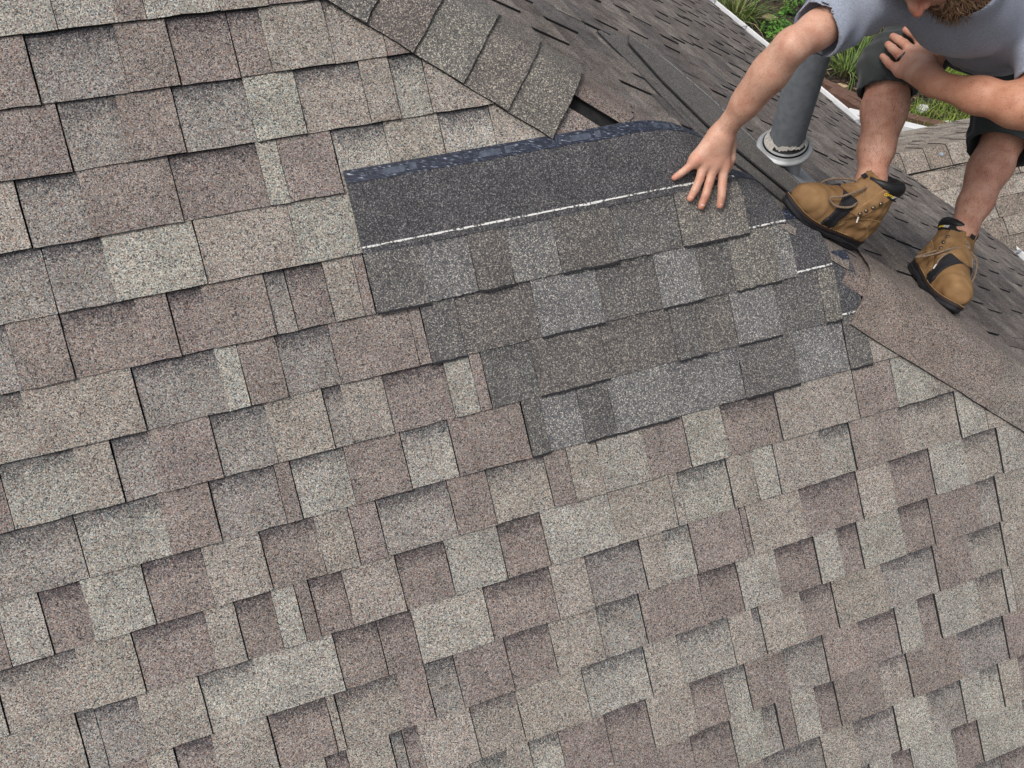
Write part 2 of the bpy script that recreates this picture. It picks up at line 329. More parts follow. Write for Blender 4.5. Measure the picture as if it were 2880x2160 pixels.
# new strips: left ends in u, tabs from the photograph
def pu(o, x, y): return muv(o[0]+x/o[2], o[1]+y/o[2])[0]
c3, c9, c19, c18 = (900, 200, 2.212), (900, 900, 2.212), (1900, 500, 2.257), (1880, 900, 2.212)
STRIPS = [
 dict(row=5, left=pu(c3, 255, 1100), right=pu(c3, 255, 1100)+1.0, tabs=[(pu(c3, 255, 1100), 'Nd', 1), (pu(c3, 640, 1250), 'Nl', 0), (pu(c3, 945, 1200), 'Nb', 1), (pu(c3, 1165, 1130), 'Nl', 0), (pu(c3, 1460, 1080), 'Nb', 1), (pu(c3, 1805, 980), 'Nd', 0), (pu(c3, 2195, 850), 'Nt', 1)]),
 dict(row=6, left=pu(c9, 672, 155), right=pu(c19, 735, 470), tabs=[(pu(c9, 672, 155), 'Nd', 1), (pu(c3, 860, 1560), 'Nb', 0), (pu(c3, 1335, 1480), 'Nl', 1), (pu(c3, 1720, 1330), 'Nd', 0), (pu(c3, 2078, 1250), 'Nl', 1), (pu(c19, 120, 520), 'Nd', 0), (pu(c19, 337, 530), 'Nt', 1), (pu(c19, 625, 450), 'Nl', 0)]),
 dict(row=7, left=pu(c9, 1042, 420), right=pu(c19, 1012, 720), tabs=[(pu(c9, 1042, 420), 'Nd', 0), (pu(c9, 1335, 330), 'Nb', 1), (pu(c9, 1768, 230), 'Nb', 0), (pu(c9, 2192, 130), 'Nd', 1), (pu(c19, 150, 930), 'Nb', 0), (pu(c19, 355, 900), 'Nl', 1), (pu(c19, 635, 850), 'Nd', 0), (pu(c19, 908, 750), 'Nt', 1)]),
 dict(row=8, left=pu(c9, 1290, 725), right=pu(c18, 1232, 150), tabs=[(pu(c9, 1290, 725), 'Nd', 1), (pu(c9, 1400, 690), 'Nl', 0), (pu(c9, 1625, 630), 'Nd', 1), (pu(c9, 1812, 580), 'Nl', 1), (pu(c18, 15, 400), 'Nl', 0), (pu(c18, 445, 350), 'Nd', 1), (pu(c18, 785, 260), 'Nl', 0), (pu(c18, 1090, 170), 'Nd', 1)]),
]
PATCH = {s['row']: (s['left'], s['right']) for s in STRIPS}
PATCH[4] = (STRIPS[0]['left']+.004, 99.)                 # the old shingles under the loose strip are gone
def in_view(X, mx=260):
    p = proj(X); return (p[:, 2] > 0).all() and p[:, 0].max() > -mx and p[:, 0].min() < W+mx and p[:, 1].max() > -mx and p[:, 1].min() < H+mx
specs = []
for r in range(-1, 21):
    js = sorted(ROWS.get(r, []))
    c_ = []                                              # merge doubles read from two crops
    for j in js:
        if c_ and j[0]-c_[-1][0] < .018: 
            continue
        c_.append(j)
    js = c_
    ur = u_hip((r-.5)*U)+.1
    ul = js[0][0] if js else (u_hip((r-.5)*U)-1.2)
    while ul > -1.75:                                    # carry the course on outside the photo
        ul -= random.uniform(.12, .33); js.insert(0, (ul, random.choice((1, 3)), random.choice(('L', 'T', 'Bb', 'Gb', 'B', 'Tb'))))
    while js[-1][0] < ur-.3:
        js.append((js[-1][0]+random.uniform(.1, .28), random.choice((1, 3)), random.choice(('L', 'T', 'Bb', 'Gb', 'B', 'Tb'))))
    for i, (ua, st, tn) in enumerate(js):
        ub, stb = (js[i+1][0], js[i+1][1]) if i+1 < len(js) else (ur, 0)
        segs = [(ua, ub, st, stb)]
        if r in PATCH:
            pl, pr = PATCH[r]; ns = []
            for a, b, s1, s2_ in segs:
                if a < pl: ns.append((a, min(b, pl-.002), s1, s2_ if b < pl else 1))
                if b > pr and r == 8: ns.append((max(a, pr+.002), b, 0, s2_))
            segs = ns
        for a, b, s1, s2_ in segs:
            if b-a < .012 or a > u_hip(r*U)-.02: continue
            specs.append((r, a, b, s1, s2_, tn))
nsh = 0
for r, a, b, s1, s2_, tn in specs:
    v0, v1 = (r-1)*U, r*U
    hidden = 1 <= r <= 4 and False
    if not in_view(mpos(np.array([a, b, a, b]), np.array([v0, v0, v1, v1]), np.zeros(4))): continue
    up = tn.endswith('b'); tone = jit(TONE[tn.rstrip('b')])
    gap = {0: .0002, 1: .0005, 2: .0008, 3: .0012}
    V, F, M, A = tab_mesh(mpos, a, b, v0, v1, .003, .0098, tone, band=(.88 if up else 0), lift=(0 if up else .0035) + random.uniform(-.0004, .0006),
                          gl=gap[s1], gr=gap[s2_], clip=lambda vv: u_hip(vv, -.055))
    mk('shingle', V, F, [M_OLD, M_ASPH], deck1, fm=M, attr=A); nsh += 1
print('main shingles', nsh)

# hip caps
def cap_piece(t0, t1, qa, qb, tone, parent, h0=.016, h1=.024, ragged=0., m=M_OLD):
    nt, nq = 5, 13; qs = np.linspace(qa, qb, nq); V = []; A = []
    for i, t in enumerate(np.linspace(t0-.03, t1, nt)):
        f = i/(nt-1); tt = t+(RNG.normal(0, .0012+ragged, nq) if i == nt-1 else 0)
        q = qs.copy(); q[0] += RNG.normal(0, .001); q[-1] += RNG.normal(0, .001)
        V.append(fold(tt, q, h0+(h1-h0)*f + RNG.normal(0, .0003, nq))); A.append(np.tile([*tone, 0], (nq, 1)))
    V = np.concatenate(V); A = np.concatenate(A); F = []; M = []
    for i in range(nt-1):
        for j in range(nq-1): F.append([i*nq+j, (i+1)*nq+j, (i+1)*nq+j+1, i*nq+j+1]); M.append(0)
    ring = [i*nq for i in range(nt)]+[(nt-1)*nq+j for j in range(1, nq)]+[i*nq+nq-1 for i in range(nt-2, -1, -1)]
    dn = [fold(*(np.array(x) for x in ((V[k]-H0)@hd, 0, 0))) for k in ring]
    nn = [n_ if k % nq < nq/2 else n2 for k in ring]
    sk = np.array([V[k]-nv*.007 for k, nv in zip(ring, nn)]); k0 = len(V)
    V = np.concatenate([V, sk]); A = np.concatenate([A, np.tile([*tone, 0], (len(sk), 1))])
    for a in range(len(ring)-1): F.append([ring[a], k0+a, k0+a+1, ring[a+1]]); M.append(1)
    return mk('hip_cap_shingle', V, F, [m, M_ASPH], parent, fm=M, attr=A, smooth=False)
def tcap(x, y): return (main(x, y)-H0)@hd
CAPC = [(.185, .175, .160), (.165, .160, .150), (.175, .160, .148), (.205, .200, .185), (.185, .172, .158)]
ts = [tcap(770, -90), tcap(900, -12), tcap(1032, 67), tcap(1166, 150), tcap(1300, 239), tcap(1422, 319), tcap(1545, 396)]
tt_, qq_ = np.meshgrid(np.linspace(-1.5, 3.2, 20), np.linspace(-.14, .14, 9), indexing='ij')
hipcaps = mk('hip_ridge', fold(tt_, qq_, np.full(tt_.shape, -.006)).reshape(-1, 3), [[i*9+j, (i+1)*9+j, (i+1)*9+j+1, i*9+j+1] for i in range(19) for j in range(8)], M_DECK, house)
for i in range(len(ts)-2, -1, -1): cap_piece(ts[i], ts[i+1], -HIPQ, HIPQ, jit(CAPC[i % 5], .05), hipcaps, m=M_NEW)
tb = [tcap(2445, 956), tcap(2630, 1068), tcap(2760, 1148), tcap(2890, 1228), tcap(3010, 1303), tcap(3120, 1370)]
CAPB = [(.192, .168, .156), (.205, .184, .172), (.198, .186, .175), (.21, .20, .188), (.20, .182, .17)]
for i in range(len(tb)-2, -1, -1): cap_piece(tb[i]-(.06 if i == 0 else 0), tb[i+1], -HIPQ, HIPQ, jit(CAPB[i], .03), hipcaps, h0=.019, h1=.024)

tr_ = np.linspace(ts[-1]-.02, tb[0]+.02, 7)
for i in range(5, -1, -1): cap_piece(tr_[i]+.03, tr_[i+1], -.02 if i < 5 else -.06, HIPQ-.01, jit(CAPB[i % 5], .04), hipcaps, h0=.009, h1=.013, ragged=.002)
# ------------------------------------------------------------------ side slope beyond the hip
O2 = H0
def spos(e, s, h):
    e = np.asarray(e, float); s = np.asarray(s, float); return O2+e[..., None]*e2+s[..., None]*s2+n2*np.asarray(h, float)[..., None]
hd_e, hd_s = hd@e2, hd@s2
def e_hip(s): return s*hd_e/hd_s                          # hip runs e = s*k
gutA, gutB = side(1981, 0), side(2410, 342)
S_EAVE = float(((gutA-O2)@s2+(gutB-O2)@s2)/2)
deck2 = slab_poly('roof_slope', [spos(np.array(a), np.array(b), np.array(-.012)) for a, b in ((e_hip(-.5), -.5), (e_hip(S_EAVE), S_EAVE), (-9, S_EAVE), (-9, -.5))], n2, .02, M_DECK, house)
setp(deck2, label='side roof slope falling away behind the hip, seen at a grazing angle')
# lower gable
GP = rad(33); gn = np.array([o_[0]*math.sin(GP), o_[1]*math.sin(GP), math.cos(GP)]); gs = np.cross(gn, u_); gs = gs if gs[2] < 0 else -gs
GV = side(2528, 478); DG = gn@GV
def gpt(x, y): return hit(x, y, gn, DG)
RIDGE = gpt(2640, 415)
gn_b = np.array([-o_[0]*math.sin(GP), -o_[1]*math.sin(GP), math.cos(GP)]); gsb = np.cross(gn_b, u_); gsb = gsb if gsb[2] < 0 else -gsb
def gpos(n, s, e=None):
    def f(a, b, h): a = np.asarray(a, float); b = np.asarray(b, float); return RIDGE+a[..., None]*u_+b[..., None]*s+n*np.asarray(h, float)[..., None]
    return f
gf, gb = gpos(gn, gs), gpos(gn_b, gsb)
deck3 = slab_poly('roof_slope', [gf(np.array(a), np.array(b), np.array(-.012)) for a, b in ((-3, -.02), (4.5, -.02), (4.5, 3.2), (-3, 3.2))], gn, .02, M_DECK, house)
setp(deck3, label='tan shingled front slope of the lower gable beside the valley')
deck4 = slab_poly('roof_slope', [gb(np.array(a), np.array(b), np.array(-.012)) for a, b in ((-3, -.02), (4.5, -.02), (4.5, 1.6), (-3, 1.6))], gn_b, .02, M_DECK, house)
setp(deck4, label='far slope of the lower gable behind its ridge caps')

def field(pos, s0, s1, ea, eb_fn, seed, keep, tones, prs, wmin, wmax, ulen=U):
    out = []; rnd = random.Random(seed); nr = int((s1-s0)/ulen)
    for r in range(nr):
        va = s0+r*ulen; vb = va+ulen; e = ea+rnd.uniform(0, .2)
        end = eb_fn(vb)+.15; k = 0
        while e < end:
            w = rnd.uniform(wmin, wmax); X = pos(np.array([e, e+w, e, e+w]), np.array([va, va, vb, vb]), np.zeros(4))
            raised = (k % 2 == 0) if rnd.random() < .85 else rnd.random() < .5
            tn = rnd.choice(tones)
            if keep(X, va, e):
                p = proj(X); x, y = p[[0, 1, 3, 2], 0], p[[0, 1, 3, 2], 1]
                area = .5*abs(np.dot(x, np.roll(y, 1))-np.dot(y, np.roll(x, 1)))
                out.append((area, e, e+w, va, vb, raised, tn))
            e += w; k += 1
    return out
def build_field(pos, items, parent, m, clip, nmax, tcol, gap=.0012, band=.9, lift=.004):
    items = sorted(items, key=lambda i: -i[0]); rest = MB()
    for k, (ar, a, b, va, vb, raised, tn) in enumerate(items):
        if clip and a > clip(va)-.01: continue
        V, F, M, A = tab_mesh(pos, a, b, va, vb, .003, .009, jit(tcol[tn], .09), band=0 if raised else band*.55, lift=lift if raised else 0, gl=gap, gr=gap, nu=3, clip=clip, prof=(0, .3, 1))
        if k < nmax: mk('shingle', V, F, [m, M_ASPH], parent, fm=M, attr=A)
        else: rest.add(V, F, M, A)
    if rest.n: rest.build('distant_shingles', [m, M_ASPH], parent, attr=True, kind='stuff')
T2 = {'a': (.192, .177, .166), 'b': (.158, .144, .137), 'c': (.218, .203, .189), 'd': (.132, .126, .126)}
def keep2(X, s, e):
    if not in_view(X, 200): return False
    c = X.mean(0)
    return not ((gn@c) < DG-.10 and c@u_ > GV@u_-.2 and (gn_b@c) < gn_b@RIDGE-.10)
items = field(spos, S_EAVE-U*int(S_EAVE/U+4), S_EAVE+.001, -7.5, lambda s: e_hip(s), 11, keep2, 'aabbccd', .5, .10, .30)
build_field(spos, items, deck2, M_SIDE, lambda s: e_hip(s)-.09, 290, T2, gap=.0016, lift=.0052)
TG = {'a': (.275, .250, .220), 'b': (.235, .208, .182), 'c': (.31, .29, .26), 'd': (.19, .17, .15)}
def keep3(X, s, e):
    return in_view(X, 120) and n2@X.mean(0) > D2-.12
items = field(gf, .02, 3.1, -2.9, lambda s: 3.2, 5, keep3, 'aabbccd', .5, .12, .30)
build_field(gf, items, deck3, M_FAR, None, 280, TG)
items = field(gb, .02, 1.5, -2.9, lambda s: 3.2, 6, keep3, 'aabbcc', .5, .12, .30)
build_field(gb, items, deck4, M_FAR, None, 120, TG)
# ridge caps of the gable, dark underside edge towards us
rc = mk('ridge', *box_vf(RIDGE+u_*1.0-UP*.03, [u_, o_, UP], 2.6, .03, .012), M_DECK, house)
for i in range(14):
    e = -.75+i*.2; tone = jit(TG[random.choice('abc')], .08); V = []; A = []; nq = 9
    for j, ee in enumerate((e, e+.23)):
        for k, q in enumerate(np.linspace(-.15, .15, nq)):
            a = min(max((q+.05)/.1, 0), 1); nn = nrm(gn_b*(1-a)+gn*a) if True else 0
            P = RIDGE + (gsb*max(-q, 0) if q < 0 else gs*max(q, 0)) - UP*0.006*(1-abs(abs(q)/.15))
            V.append(P+u_*ee+nn*(.020+(.007 if j == 0 else 0))); A.append([*tone, 0])
    top = len(V); F = [[k, k+1, nq+k+1, nq+k] for k in range(nq-1)]; M = [0]*(nq-1)
    ring = [nq]+list(range(nq))+[2*nq-1]+[nq+k for k in range(nq-2, -1, -1)]
    for k in ring: V.append(V[k]-UP*.019); A.append([*tone, 0])
    for k in range(len(ring)-1): F.append([ring[k], top+k, top+k+1, ring[k+1]]); M.append(1)
    mk('ridge_cap_shingle', V, F, [M_FAR, M_ASPH], rc, fm=M, attr=A)
nail = MB(); nail.add(*tube_vf([gpt(2640, 438)+gn*.02, gpt(2640, 438)+gn*.03], .014, 10)); nail.build('sealant_dab', plain('sealant', (.30, .36, .42), .4), rc)

# gutter along the eave of the side slope
gut = MB(); es = np.linspace(-9, 1.2, 18)
prof = [(-.01, .004), (.055, -.010), (.055, -.020), (.060, -.10), (.115, -.115), (.150, -.10), (.165, -.022), (.175, -.010), (.185, -.020), (.172, -.11), (.118, -.127), (.05, -.11)]
GD = nrm(np.array([s2[0], s2[1], 0]))
V = []; F = []
for e in es:
    for (a, b) in prof: V.append(O2+e*e2+S_EAVE*s2+GD*a*.55+UP*b*.8+n2*.004)
np_ = len(prof)
for i in range(len(es)-1):
    for k in range(np_): F.append([i*np_+k, i*np_+(k+1) % np_, (i+1)*np_+(k+1) % np_, (i+1)*np_+k])
go = mk('gutter', V, F, M_WHITE, house, label='white metal gutter along the eave of the side slope')
mb = MB()
for e in np.arange(-8.5, 1.2, .6): mb.add(*box_vf(O2+e*e2+S_EAVE*s2+GD*.063+UP*(-.008), [GD, e2, UP], .034, .010, .002))
mb.build('gutter_hanger', M_ALU, go, kind='stuff')
mb = MB(); mb.add(*box_vf(O2+(-4)*e2+(S_EAVE+.018)*s2+n2*.010, [s2, e2, n2], .030, 5.2, .002)); mb.build('drip_edge', M_ALU, house)
p0 = at(2380, 318, 8.9); p1 = at(2600, 372, 8.6)
ds = MB(); ds.add(*box_vf((p0+p1)/2, [nrm(p1-p0), nrm(np.cross(UP, p1-p0)), np.cross(nrm(p1-p0), nrm(np.cross(UP, p1-p0)))], np.linalg.norm(p1-p0)/2, .055, .035))
ds.build('downspout', M_WHITE, house, label='white downspout section running past the gable')
wl = MB(); wl.add(*box_vf(O2-4*e2+(S_EAVE-.3)*s2-UP*1.9, [e2, GD, UP], 5.2, .08, 1.6)); wl.build('wall', M_WALL, house)
wl = MB(); wl.add(*box_vf(RIDGE+u_*1.0+gs*1.2-UP*1.9, [u_, o_, UP], 3.2, .8, 1.2)); wl.build('wall', M_WALL, house)

# ------------------------------------------------------------------ new shingle strips being fitted
def film_mat():
    m, t, b = mat('release_film'); g = N(t, 'ShaderNodeNewGeometry')
    mp = N(t, 'ShaderNodeMapping'); t.links.new(g.outputs['Position'], mp.inputs[0])
    mp.inputs['Rotation'].default_value = (0, 0, -(math.pi/2-AZ)); mp.inputs['Scale'].default_value = (10, 190, 190)
    no = N(t, 'ShaderNodeTexNoise'); no.inputs['Scale'].default_value = 1.6; no.inputs['Detail'].default_value = 6; t.links.new(mp.outputs[0], no.inputs['Vector'])
    r = ramp(t, [(.40, (.014, .017, .028)), (.56, (.030, .038, .062)), (.64, (.10, .12, .17)), (.72, (.50, .52, .56))]); t.links.new(no.outputs[0], r.inputs[0])
    t.links.new(r.outputs[0], b.inputs['Base Color']); b.inputs['Roughness'].default_value = .42; b.inputs['Specular IOR Level'].default_value = .5
    return m
M_FILM = film_mat()
M_FILM2 = plain('film_print', (.055, .066, .095), .45, (.11, .13, .17), 120)
def chalk_mat():
    m, t, b = mat('white_guide_line'); g = N(t, 'ShaderNodeNewGeometry')
    no = N(t, 'ShaderNodeTexNoise'); no.inputs['Scale'].default_value = 140; no.inputs['Detail'].default_value = 4; t.links.new(g.outputs['Position'], no.inputs['Vector'])
    n2_ = N(t, 'ShaderNodeTexNoise'); n2_.inputs['Scale'].default_value = 22; t.links.new(g.outputs['Position'], n2_.inputs['Vector'])
    s = math_(t, 'ADD', no.outputs[0], math_(t, 'MULTIPLY', n2_.outputs[0], .5))
    r = ramp(t, [(.64, (.10, .098, .095)), (.73, (.72, .72, .70))]); t.links.new(s, r.inputs[0]); t.links.new(r.outputs[0], b.inputs['Base Color']); b.inputs['Roughness'].default_value = .85
    return m
M_CHALK = chalk_mat()
def sheet(us, vs, hfun, tone, rim=.006):
    V = []; A = []; nu, nv = len(us), len(vs)
    for i, vv in enumerate(vs): V.append(mposP(us, np.full(nu, vv)+(RNG.normal(0, .0008, nu) if i == nv-1 else 0), hfun(us, vv))); A.append(np.tile([*tone, 0], (nu, 1)))
    V = np.concatenate(V); A = np.concatenate(A); F = []; M = []
    for i in range(nv-1):
        for j in range(nu-1): F.append([i*nu+j, (i+1)*nu+j, (i+1)*nu+j+1, i*nu+j+1]); M.append(0)
    ring = list(range(nu))[::-1]+[i*nu for i in range(1, nv)]+[(nv-1)*nu+j for j in range(1, nu)]+[i*nu+nu-1 for i in range(nv-2, -1, -1)]
    k0 = len(V); q = uv2tq(np.repeat(0., 1), np.repeat(0., 1))
    tq = (V[ring]-H0)@w1
    nn = np.where((tq < 0)[:, None], n_, n2)
    V = np.concatenate([V, V[ring]-nn*rim]); A = np.concatenate([A, np.tile([*tone, 0], (len(ring), 1))])
    for a in range(len(ring)-1): F.append([ring[a], k0+a, k0+a+1, ring[a+1]]); M.append(1)
    return V, F, M, A
LAB = ['loose new charcoal shingle strip with long blue-black film strip, pressed down by the worker',
       'new charcoal shingle strip just below the one the worker presses down',
       'new charcoal shingle strip directly above the lowest new strip of the patch',
       'lowest new charcoal shingle strip, with narrow dark tab at its left end']
for k, S in enumerate(STRIPS):
    r, ul, ur = S['row'], S['left'], S['right']
    if k == 3: ur = ur+.0
    vt, vw, vb = (r-2.33)*U, (r-1.08)*U, r*U
    def hs_(us, vv, add=0., k=k, vt=vt):
        h = .0025+(vv-vt)/(2.33*U)*.0095
        if k == 0: h = max(h, .0150+.0012*math.sin(vv*30))
        return np.full(np.shape(us), h+add)
    root = thing('replacement_shingle', mposP(np.float64(ul), np.float64(vb), np.float64(.01)), LAB[k], 'shingle', 'new shingle strips in the roof patch')
    us = np.unique(np.concatenate([np.linspace(ul, ur, 34)])); vlow = vw+(.12 if k == 0 else .05)*U
    V, F, M, A = sheet(us, np.linspace(vt, vlow, 12), lambda a, b: hs_(a, b, .0024), jit(TONE['Nh'], .03))
    mk('headlap', V, F, [M_NEW, M_ASPH], root, fm=M, attr=A)
    V, F, M, A = sheet(np.linspace(ul+.001, ur-.001, 34), [vt+.001, vt+.016, vt+.031], lambda a, b: hs_(a, b, .0036), (0, 0, 0), rim=.002)
    film = mk('film_strip', V, F, [M_FILM, M_FILM], root, fm=M)
    mbp = MB()                                            # printed pads and code on the film
    uu = ul+.115
    while uu < ur-.1:
        for (w, hgt, off, nseg) in ((.056, .0075, 0, 10), (.016, .0085, .046, 0)):
            cu, cv = uu+off, vt+.0165+random.uniform(-.001, .001)
            if nseg:
                P = [(cu+(w/2-hgt)*(1 if math.cos(a) > 0 else -1)+hgt*math.cos(a), cv+hgt*math.sin(a)) for a in np.linspace(0, 2*math.pi, 16, endpoint=False)]
            else: P = [(cu-w/2, cv-hgt), (cu+w/2, cv-hgt), (cu+w/2, cv+hgt), (cu-w/2, cv+hgt)]
            X = mposP(np.array([p[0] for p in P]), np.array([p[1] for p in P]), hs_(np.array([p[0] for p in P]), cv, .0042))
            mbp.add(X, [list(range(len(P)))])
        # stroke lettering "AT4 25" as small bars
        glyph = {'A': [(0, 1, .5, 0), (.5, 0, 1, 1), (.2, .6, .8, .6)], 'T': [(0, 0, 1, 0), (.5, 0, .5, 1)], '4': [(.7, 0, .7, 1), (.7, 0, 0, .65), (0, .65, 1, .65)], '2': [(0, 0, 1, 0), (1, 0, 1, .5), (1, .5, 0, .5), (0, .5, 0, 1), (0, 1, 1, 1)], '5': [(1, 0, 0, 0), (0, 0, 0, .5), (0, .5, 1, .5), (1, .5, 1, 1), (1, 1, 0, 1)]}
        x = uu-.075
        for ch in 'AT4 25':
            for (a, b, c, d) in glyph.get(ch, []):
                p, q = np.array([x+a*.0055, vt+.011+b*.010]), np.array([x+c*.0055, vt+.011+d*.010]); dd = nrm(q-p); pp = np.array([-dd[1], dd[0]])*.0007
                Q = [p+pp, q+pp, q-pp, p-pp]; X = mposP(np.array([z[0] for z in Q]), np.array([z[1] for z in Q]), hs_(np.zeros(4), vt+.016, .0043)); mbp.add(X, [[0, 1, 2, 3]])
            x += .0085
        uu += .235
    mbp.build('printing', M_FILM2, film, kind='stuff')
    V, F, M, A = sheet(np.linspace(ul+.002 if k == 0 else STRIPS[k-1]['right']-.004, ur-.002, 34), [vw-.0021, vw+.0021], lambda a, b: hs_(a, b, .0030), (0, 0, 0), rim=.0006)
    mk('guide_line', V, F, [M_CHALK, M_CHALK], root, fm=M)
    tl = sorted(S['tabs'])
    for i, (ua, tn, up) in enumerate(tl):
        ub = tl[i+1][0] if i+1 < len(tl) else ur
        if ub-ua < .006: continue
        base0, base1 = float(hs_(np.zeros(1), vlow)[0]), float(hs_(np.zeros(1), vb)[0])
        cl = None
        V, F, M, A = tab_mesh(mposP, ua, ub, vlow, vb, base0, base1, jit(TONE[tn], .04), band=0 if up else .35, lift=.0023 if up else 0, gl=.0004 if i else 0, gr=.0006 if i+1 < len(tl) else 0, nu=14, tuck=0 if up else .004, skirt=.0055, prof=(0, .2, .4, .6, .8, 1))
        mk('tab', V, F, [M_NEW, M_ASPH], root, fm=M, attr=A)

# ------------------------------------------------------------------ loose shingles lying on the side slope
def loose(near, far, h_near, h_far, name_label, line=None, th=.005):
    P = np.array([side(x, y) for x, y in near]); Q = np.array([side(x, y) for x, y in far])
    def rs(P, n):
        d = np.r_[0, np.cumsum(np.linalg.norm(np.diff(P, axis=0), axis=1))]; t = np.linspace(0, d[-1], n)
        return np.stack([np.interp(t, d, P[:, i]) for i in range(3)], 1)
    n = 26; P, Q = rs(P, n), rs(Q, n); root = thing('loose_shingle', P[n//2], name_label, 'shingle', 'loose shingles lying on the side slope')
    V = []; nv = 6
    for j in range(nv):
        f = j/(nv-1); ff = f
        for i in range(n):
            h = h_near*(1-ff)+h_far*ff
            V.append(P[i]*(1-f)+Q[i]*f + n2*h)
    k0 = len(V); V += [np.array(p)-n2*th for p in V]; F = []; M = []
    for j in range(nv-1):
        for i in range(n-1): F.append([j*n+i, j*n+i+1, (j+1)*n+i+1, (j+1)*n+i]); M.append(0); F.append([k0+j*n+i, k0+(j+1)*n+i, k0+(j+1)*n+i+1, k0+j*n+i+1]); M.append(1)
    ring = list(range(n))+[j*n+n-1 for j in range(1, nv)]+[(nv-1)*n+i for i in range(n-2, -1, -1)]+[j*n for j in range(nv-2, 0, -1)]
    for a in range(len(ring)): b = (a+1) % len(ring); F.append([ring[a], ring[b], k0+ring[b], k0+ring[a]]); M.append(1)
    tone = (.16, .155, .15); A = np.tile([*tone, 0], (len(V), 1))
    mk('sheet', V, F, [M_NEW, M_ASPH], root, fm=M, attr=A)
    if line:
        V = []; 
        for i in range(n):
            for f in (line-.008, line+.008): V.append(P[i]*(1-f)+Q[i]*f+n2*(h_near*(1-f)+h_far*f+.0012))
        mk('guide_line', V, [[2*i, 2*i+1, 2*i+3, 2*i+2] for i in range(n-1)], M_CHALK, root)
loose([(1674, 96), (1800, 222), (1960, 392), (2090, 490), (2212, 592)], [(1700, 92), (1762, 112), (1870, 182), (2010, 300), (2110, 400), (2252, 548)], .013, .010, 'lower of two loose shingles with black edges on the side slope')
loose([(1757, 134), (1850, 240), (1976, 366), (2130, 494), (2232, 578)], [(1762, 108), (1872, 178), (2012, 296), (2112, 396), (2254, 542)], .023, .018, 'upper of two loose shingles, with white line, lying beside the vent pipe', line=.86)

# ------------------------------------------------------------------ vent pipe with flashing
M_PIPE = plain('weathered_grey_pipe', (.145, .165, .185), .62, (.20, .22, .24), 45, detail=8)
M_FLASH = plain('dull_galvanised', (.42, .44, .455), .48, (.30, .31, .32), 22, metal=.35)
M_RUB = plain('black_rubber', (.012, .012, .013), .7)
M_SEAL = plain('torn_pale_sealant', (.56, .54, .50), .8, (.40, .38, .35), 160, bump=.6)
pb = side(2190, 468); pd = nrm(at(2325, 0, 2.52)-pb); pd = nrm(pd*.35+UP*.65*1.0) if False else pd
pr_ = .057
root = thing('vent_pipe', pb, 'grey plumbing vent pipe with cracked round flashing collar on the side slope', 'vent pipe')
mb = MB(); zz = np.r_[np.linspace(-.1, .78, 24)]
V, F = tube_vf([pb+pd*z for z in zz], pr_, 40, cap=False); mb.add(V, F)
V2, F2 = tube_vf([pb+pd*z for z in (.78, .3)], pr_-.006, 40, cap=False); mb.add(V2, F2)
k = len(zz)-1; mb.add(np.concatenate([np.array(V)[k*40:(k+1)*40], np.array(V2)[:40]]), [[i, (i+1) % 40, 40+(i+1) % 40, 40+i] for i in range(40)])
mb.build('pipe', M_PIPE, root, smooth=True)
px_, py_, _ = frame(pd)
def ringpts(z, r, n=48, wob=0): return [pb+pd*z+(px_*math.cos(a)+py_*math.sin(a))*(r+wob*math.sin(3*a)) for a in np.linspace(0, 2*math.pi, n, endpoint=False)]
def lathe(prof, m, name, parent, n=48, wob=0):
    V = [];
    for z, r in prof: V += ringpts(z, r, n, wob)
    F = [[i*n+k, i*n+(k+1) % n, (i+1)*n+(k+1) % n, (i+1)*n+k] for i in range(len(prof)-1) for k in range(n)]
    return mk(name, V, F, m, parent, smooth=True)
ZC = .085
col_ = lathe([(ZC-.004, .060), (ZC-.006, .083), (ZC, .092), (ZC+.004, .093), (ZC+.009, .090), (ZC+.008, .083), (ZC+.012, .080), (ZC+.030, .068)], M_FLASH, 'collar', root)
# torn rubber and sealant round the pipe
V = []; n = 72; rr = random.Random(4)
an = np.linspace(0, 2*math.pi, n, endpoint=False)
for ph, (z, r) in enumerate(((ZC+.026, .0715), (ZC+.040, .0625), (ZC+.052, .0585))):
    for a in an:
        j = (rr.uniform(-.0022, .0022)+.003*math.sin(a*5+ph)) if ph else 0
        V.append(pb+pd*(z+j*1.8)+(px_*math.cos(a)+py_*math.sin(a))*(r+rr.uniform(-.0015, .0015)))
F = []
camd = nrm(CAM-pb); aw = math.atan2(camd@py_, camd@px_)
for i in range(2):
    for k in range(n):
        da = (an[k]-aw-.35+math.pi) % (2*math.pi)-math.pi
        if i == 0 and abs(da) < .95: continue
        F.append([i*n+k, i*n+(k+1) % n, (i+1)*n+(k+1) % n, (i+1)*n+k])
mk('torn_seal', V, F, M_SEAL, col_)
lathe([(ZC+.014, .060), (ZC+.020, .076), (ZC+.028, .068), (ZC+.036, .0585)], M_RUB, 'rubber_gasket', col_)
# cone of the flashing, meeting the slope
V = []; n = 48
for f in (0, .5, 1):
    for a in an[:0] if False else np.linspace(0, 2*math.pi, n, endpoint=False):
        top = pb+pd*(ZC-.002)+(px_*math.cos(a)+py_*math.sin(a))*.072
        bot = pb+pd*0+(px_*math.cos(a)+py_*math.sin(a))*.082; bot = bot-n2*((n2@bot)-D2-.012)
        V.append(top*(1-f)+bot*f)
mk('flashing_cone', V, [[i*n+k, i*n+(k+1) % n, (i+1)*n+(k+1) % n, (i+1)*n+k] for i in range(2) for k in range(n)], M_FLASH, root, smooth=True)
mb = MB(); mb.add(*box_vf(pb+n2*.0155+s2*.02, [s2, e2, n2], .17, .14, .0008)); mb.build('flashing_plate', M_FLASH, root)

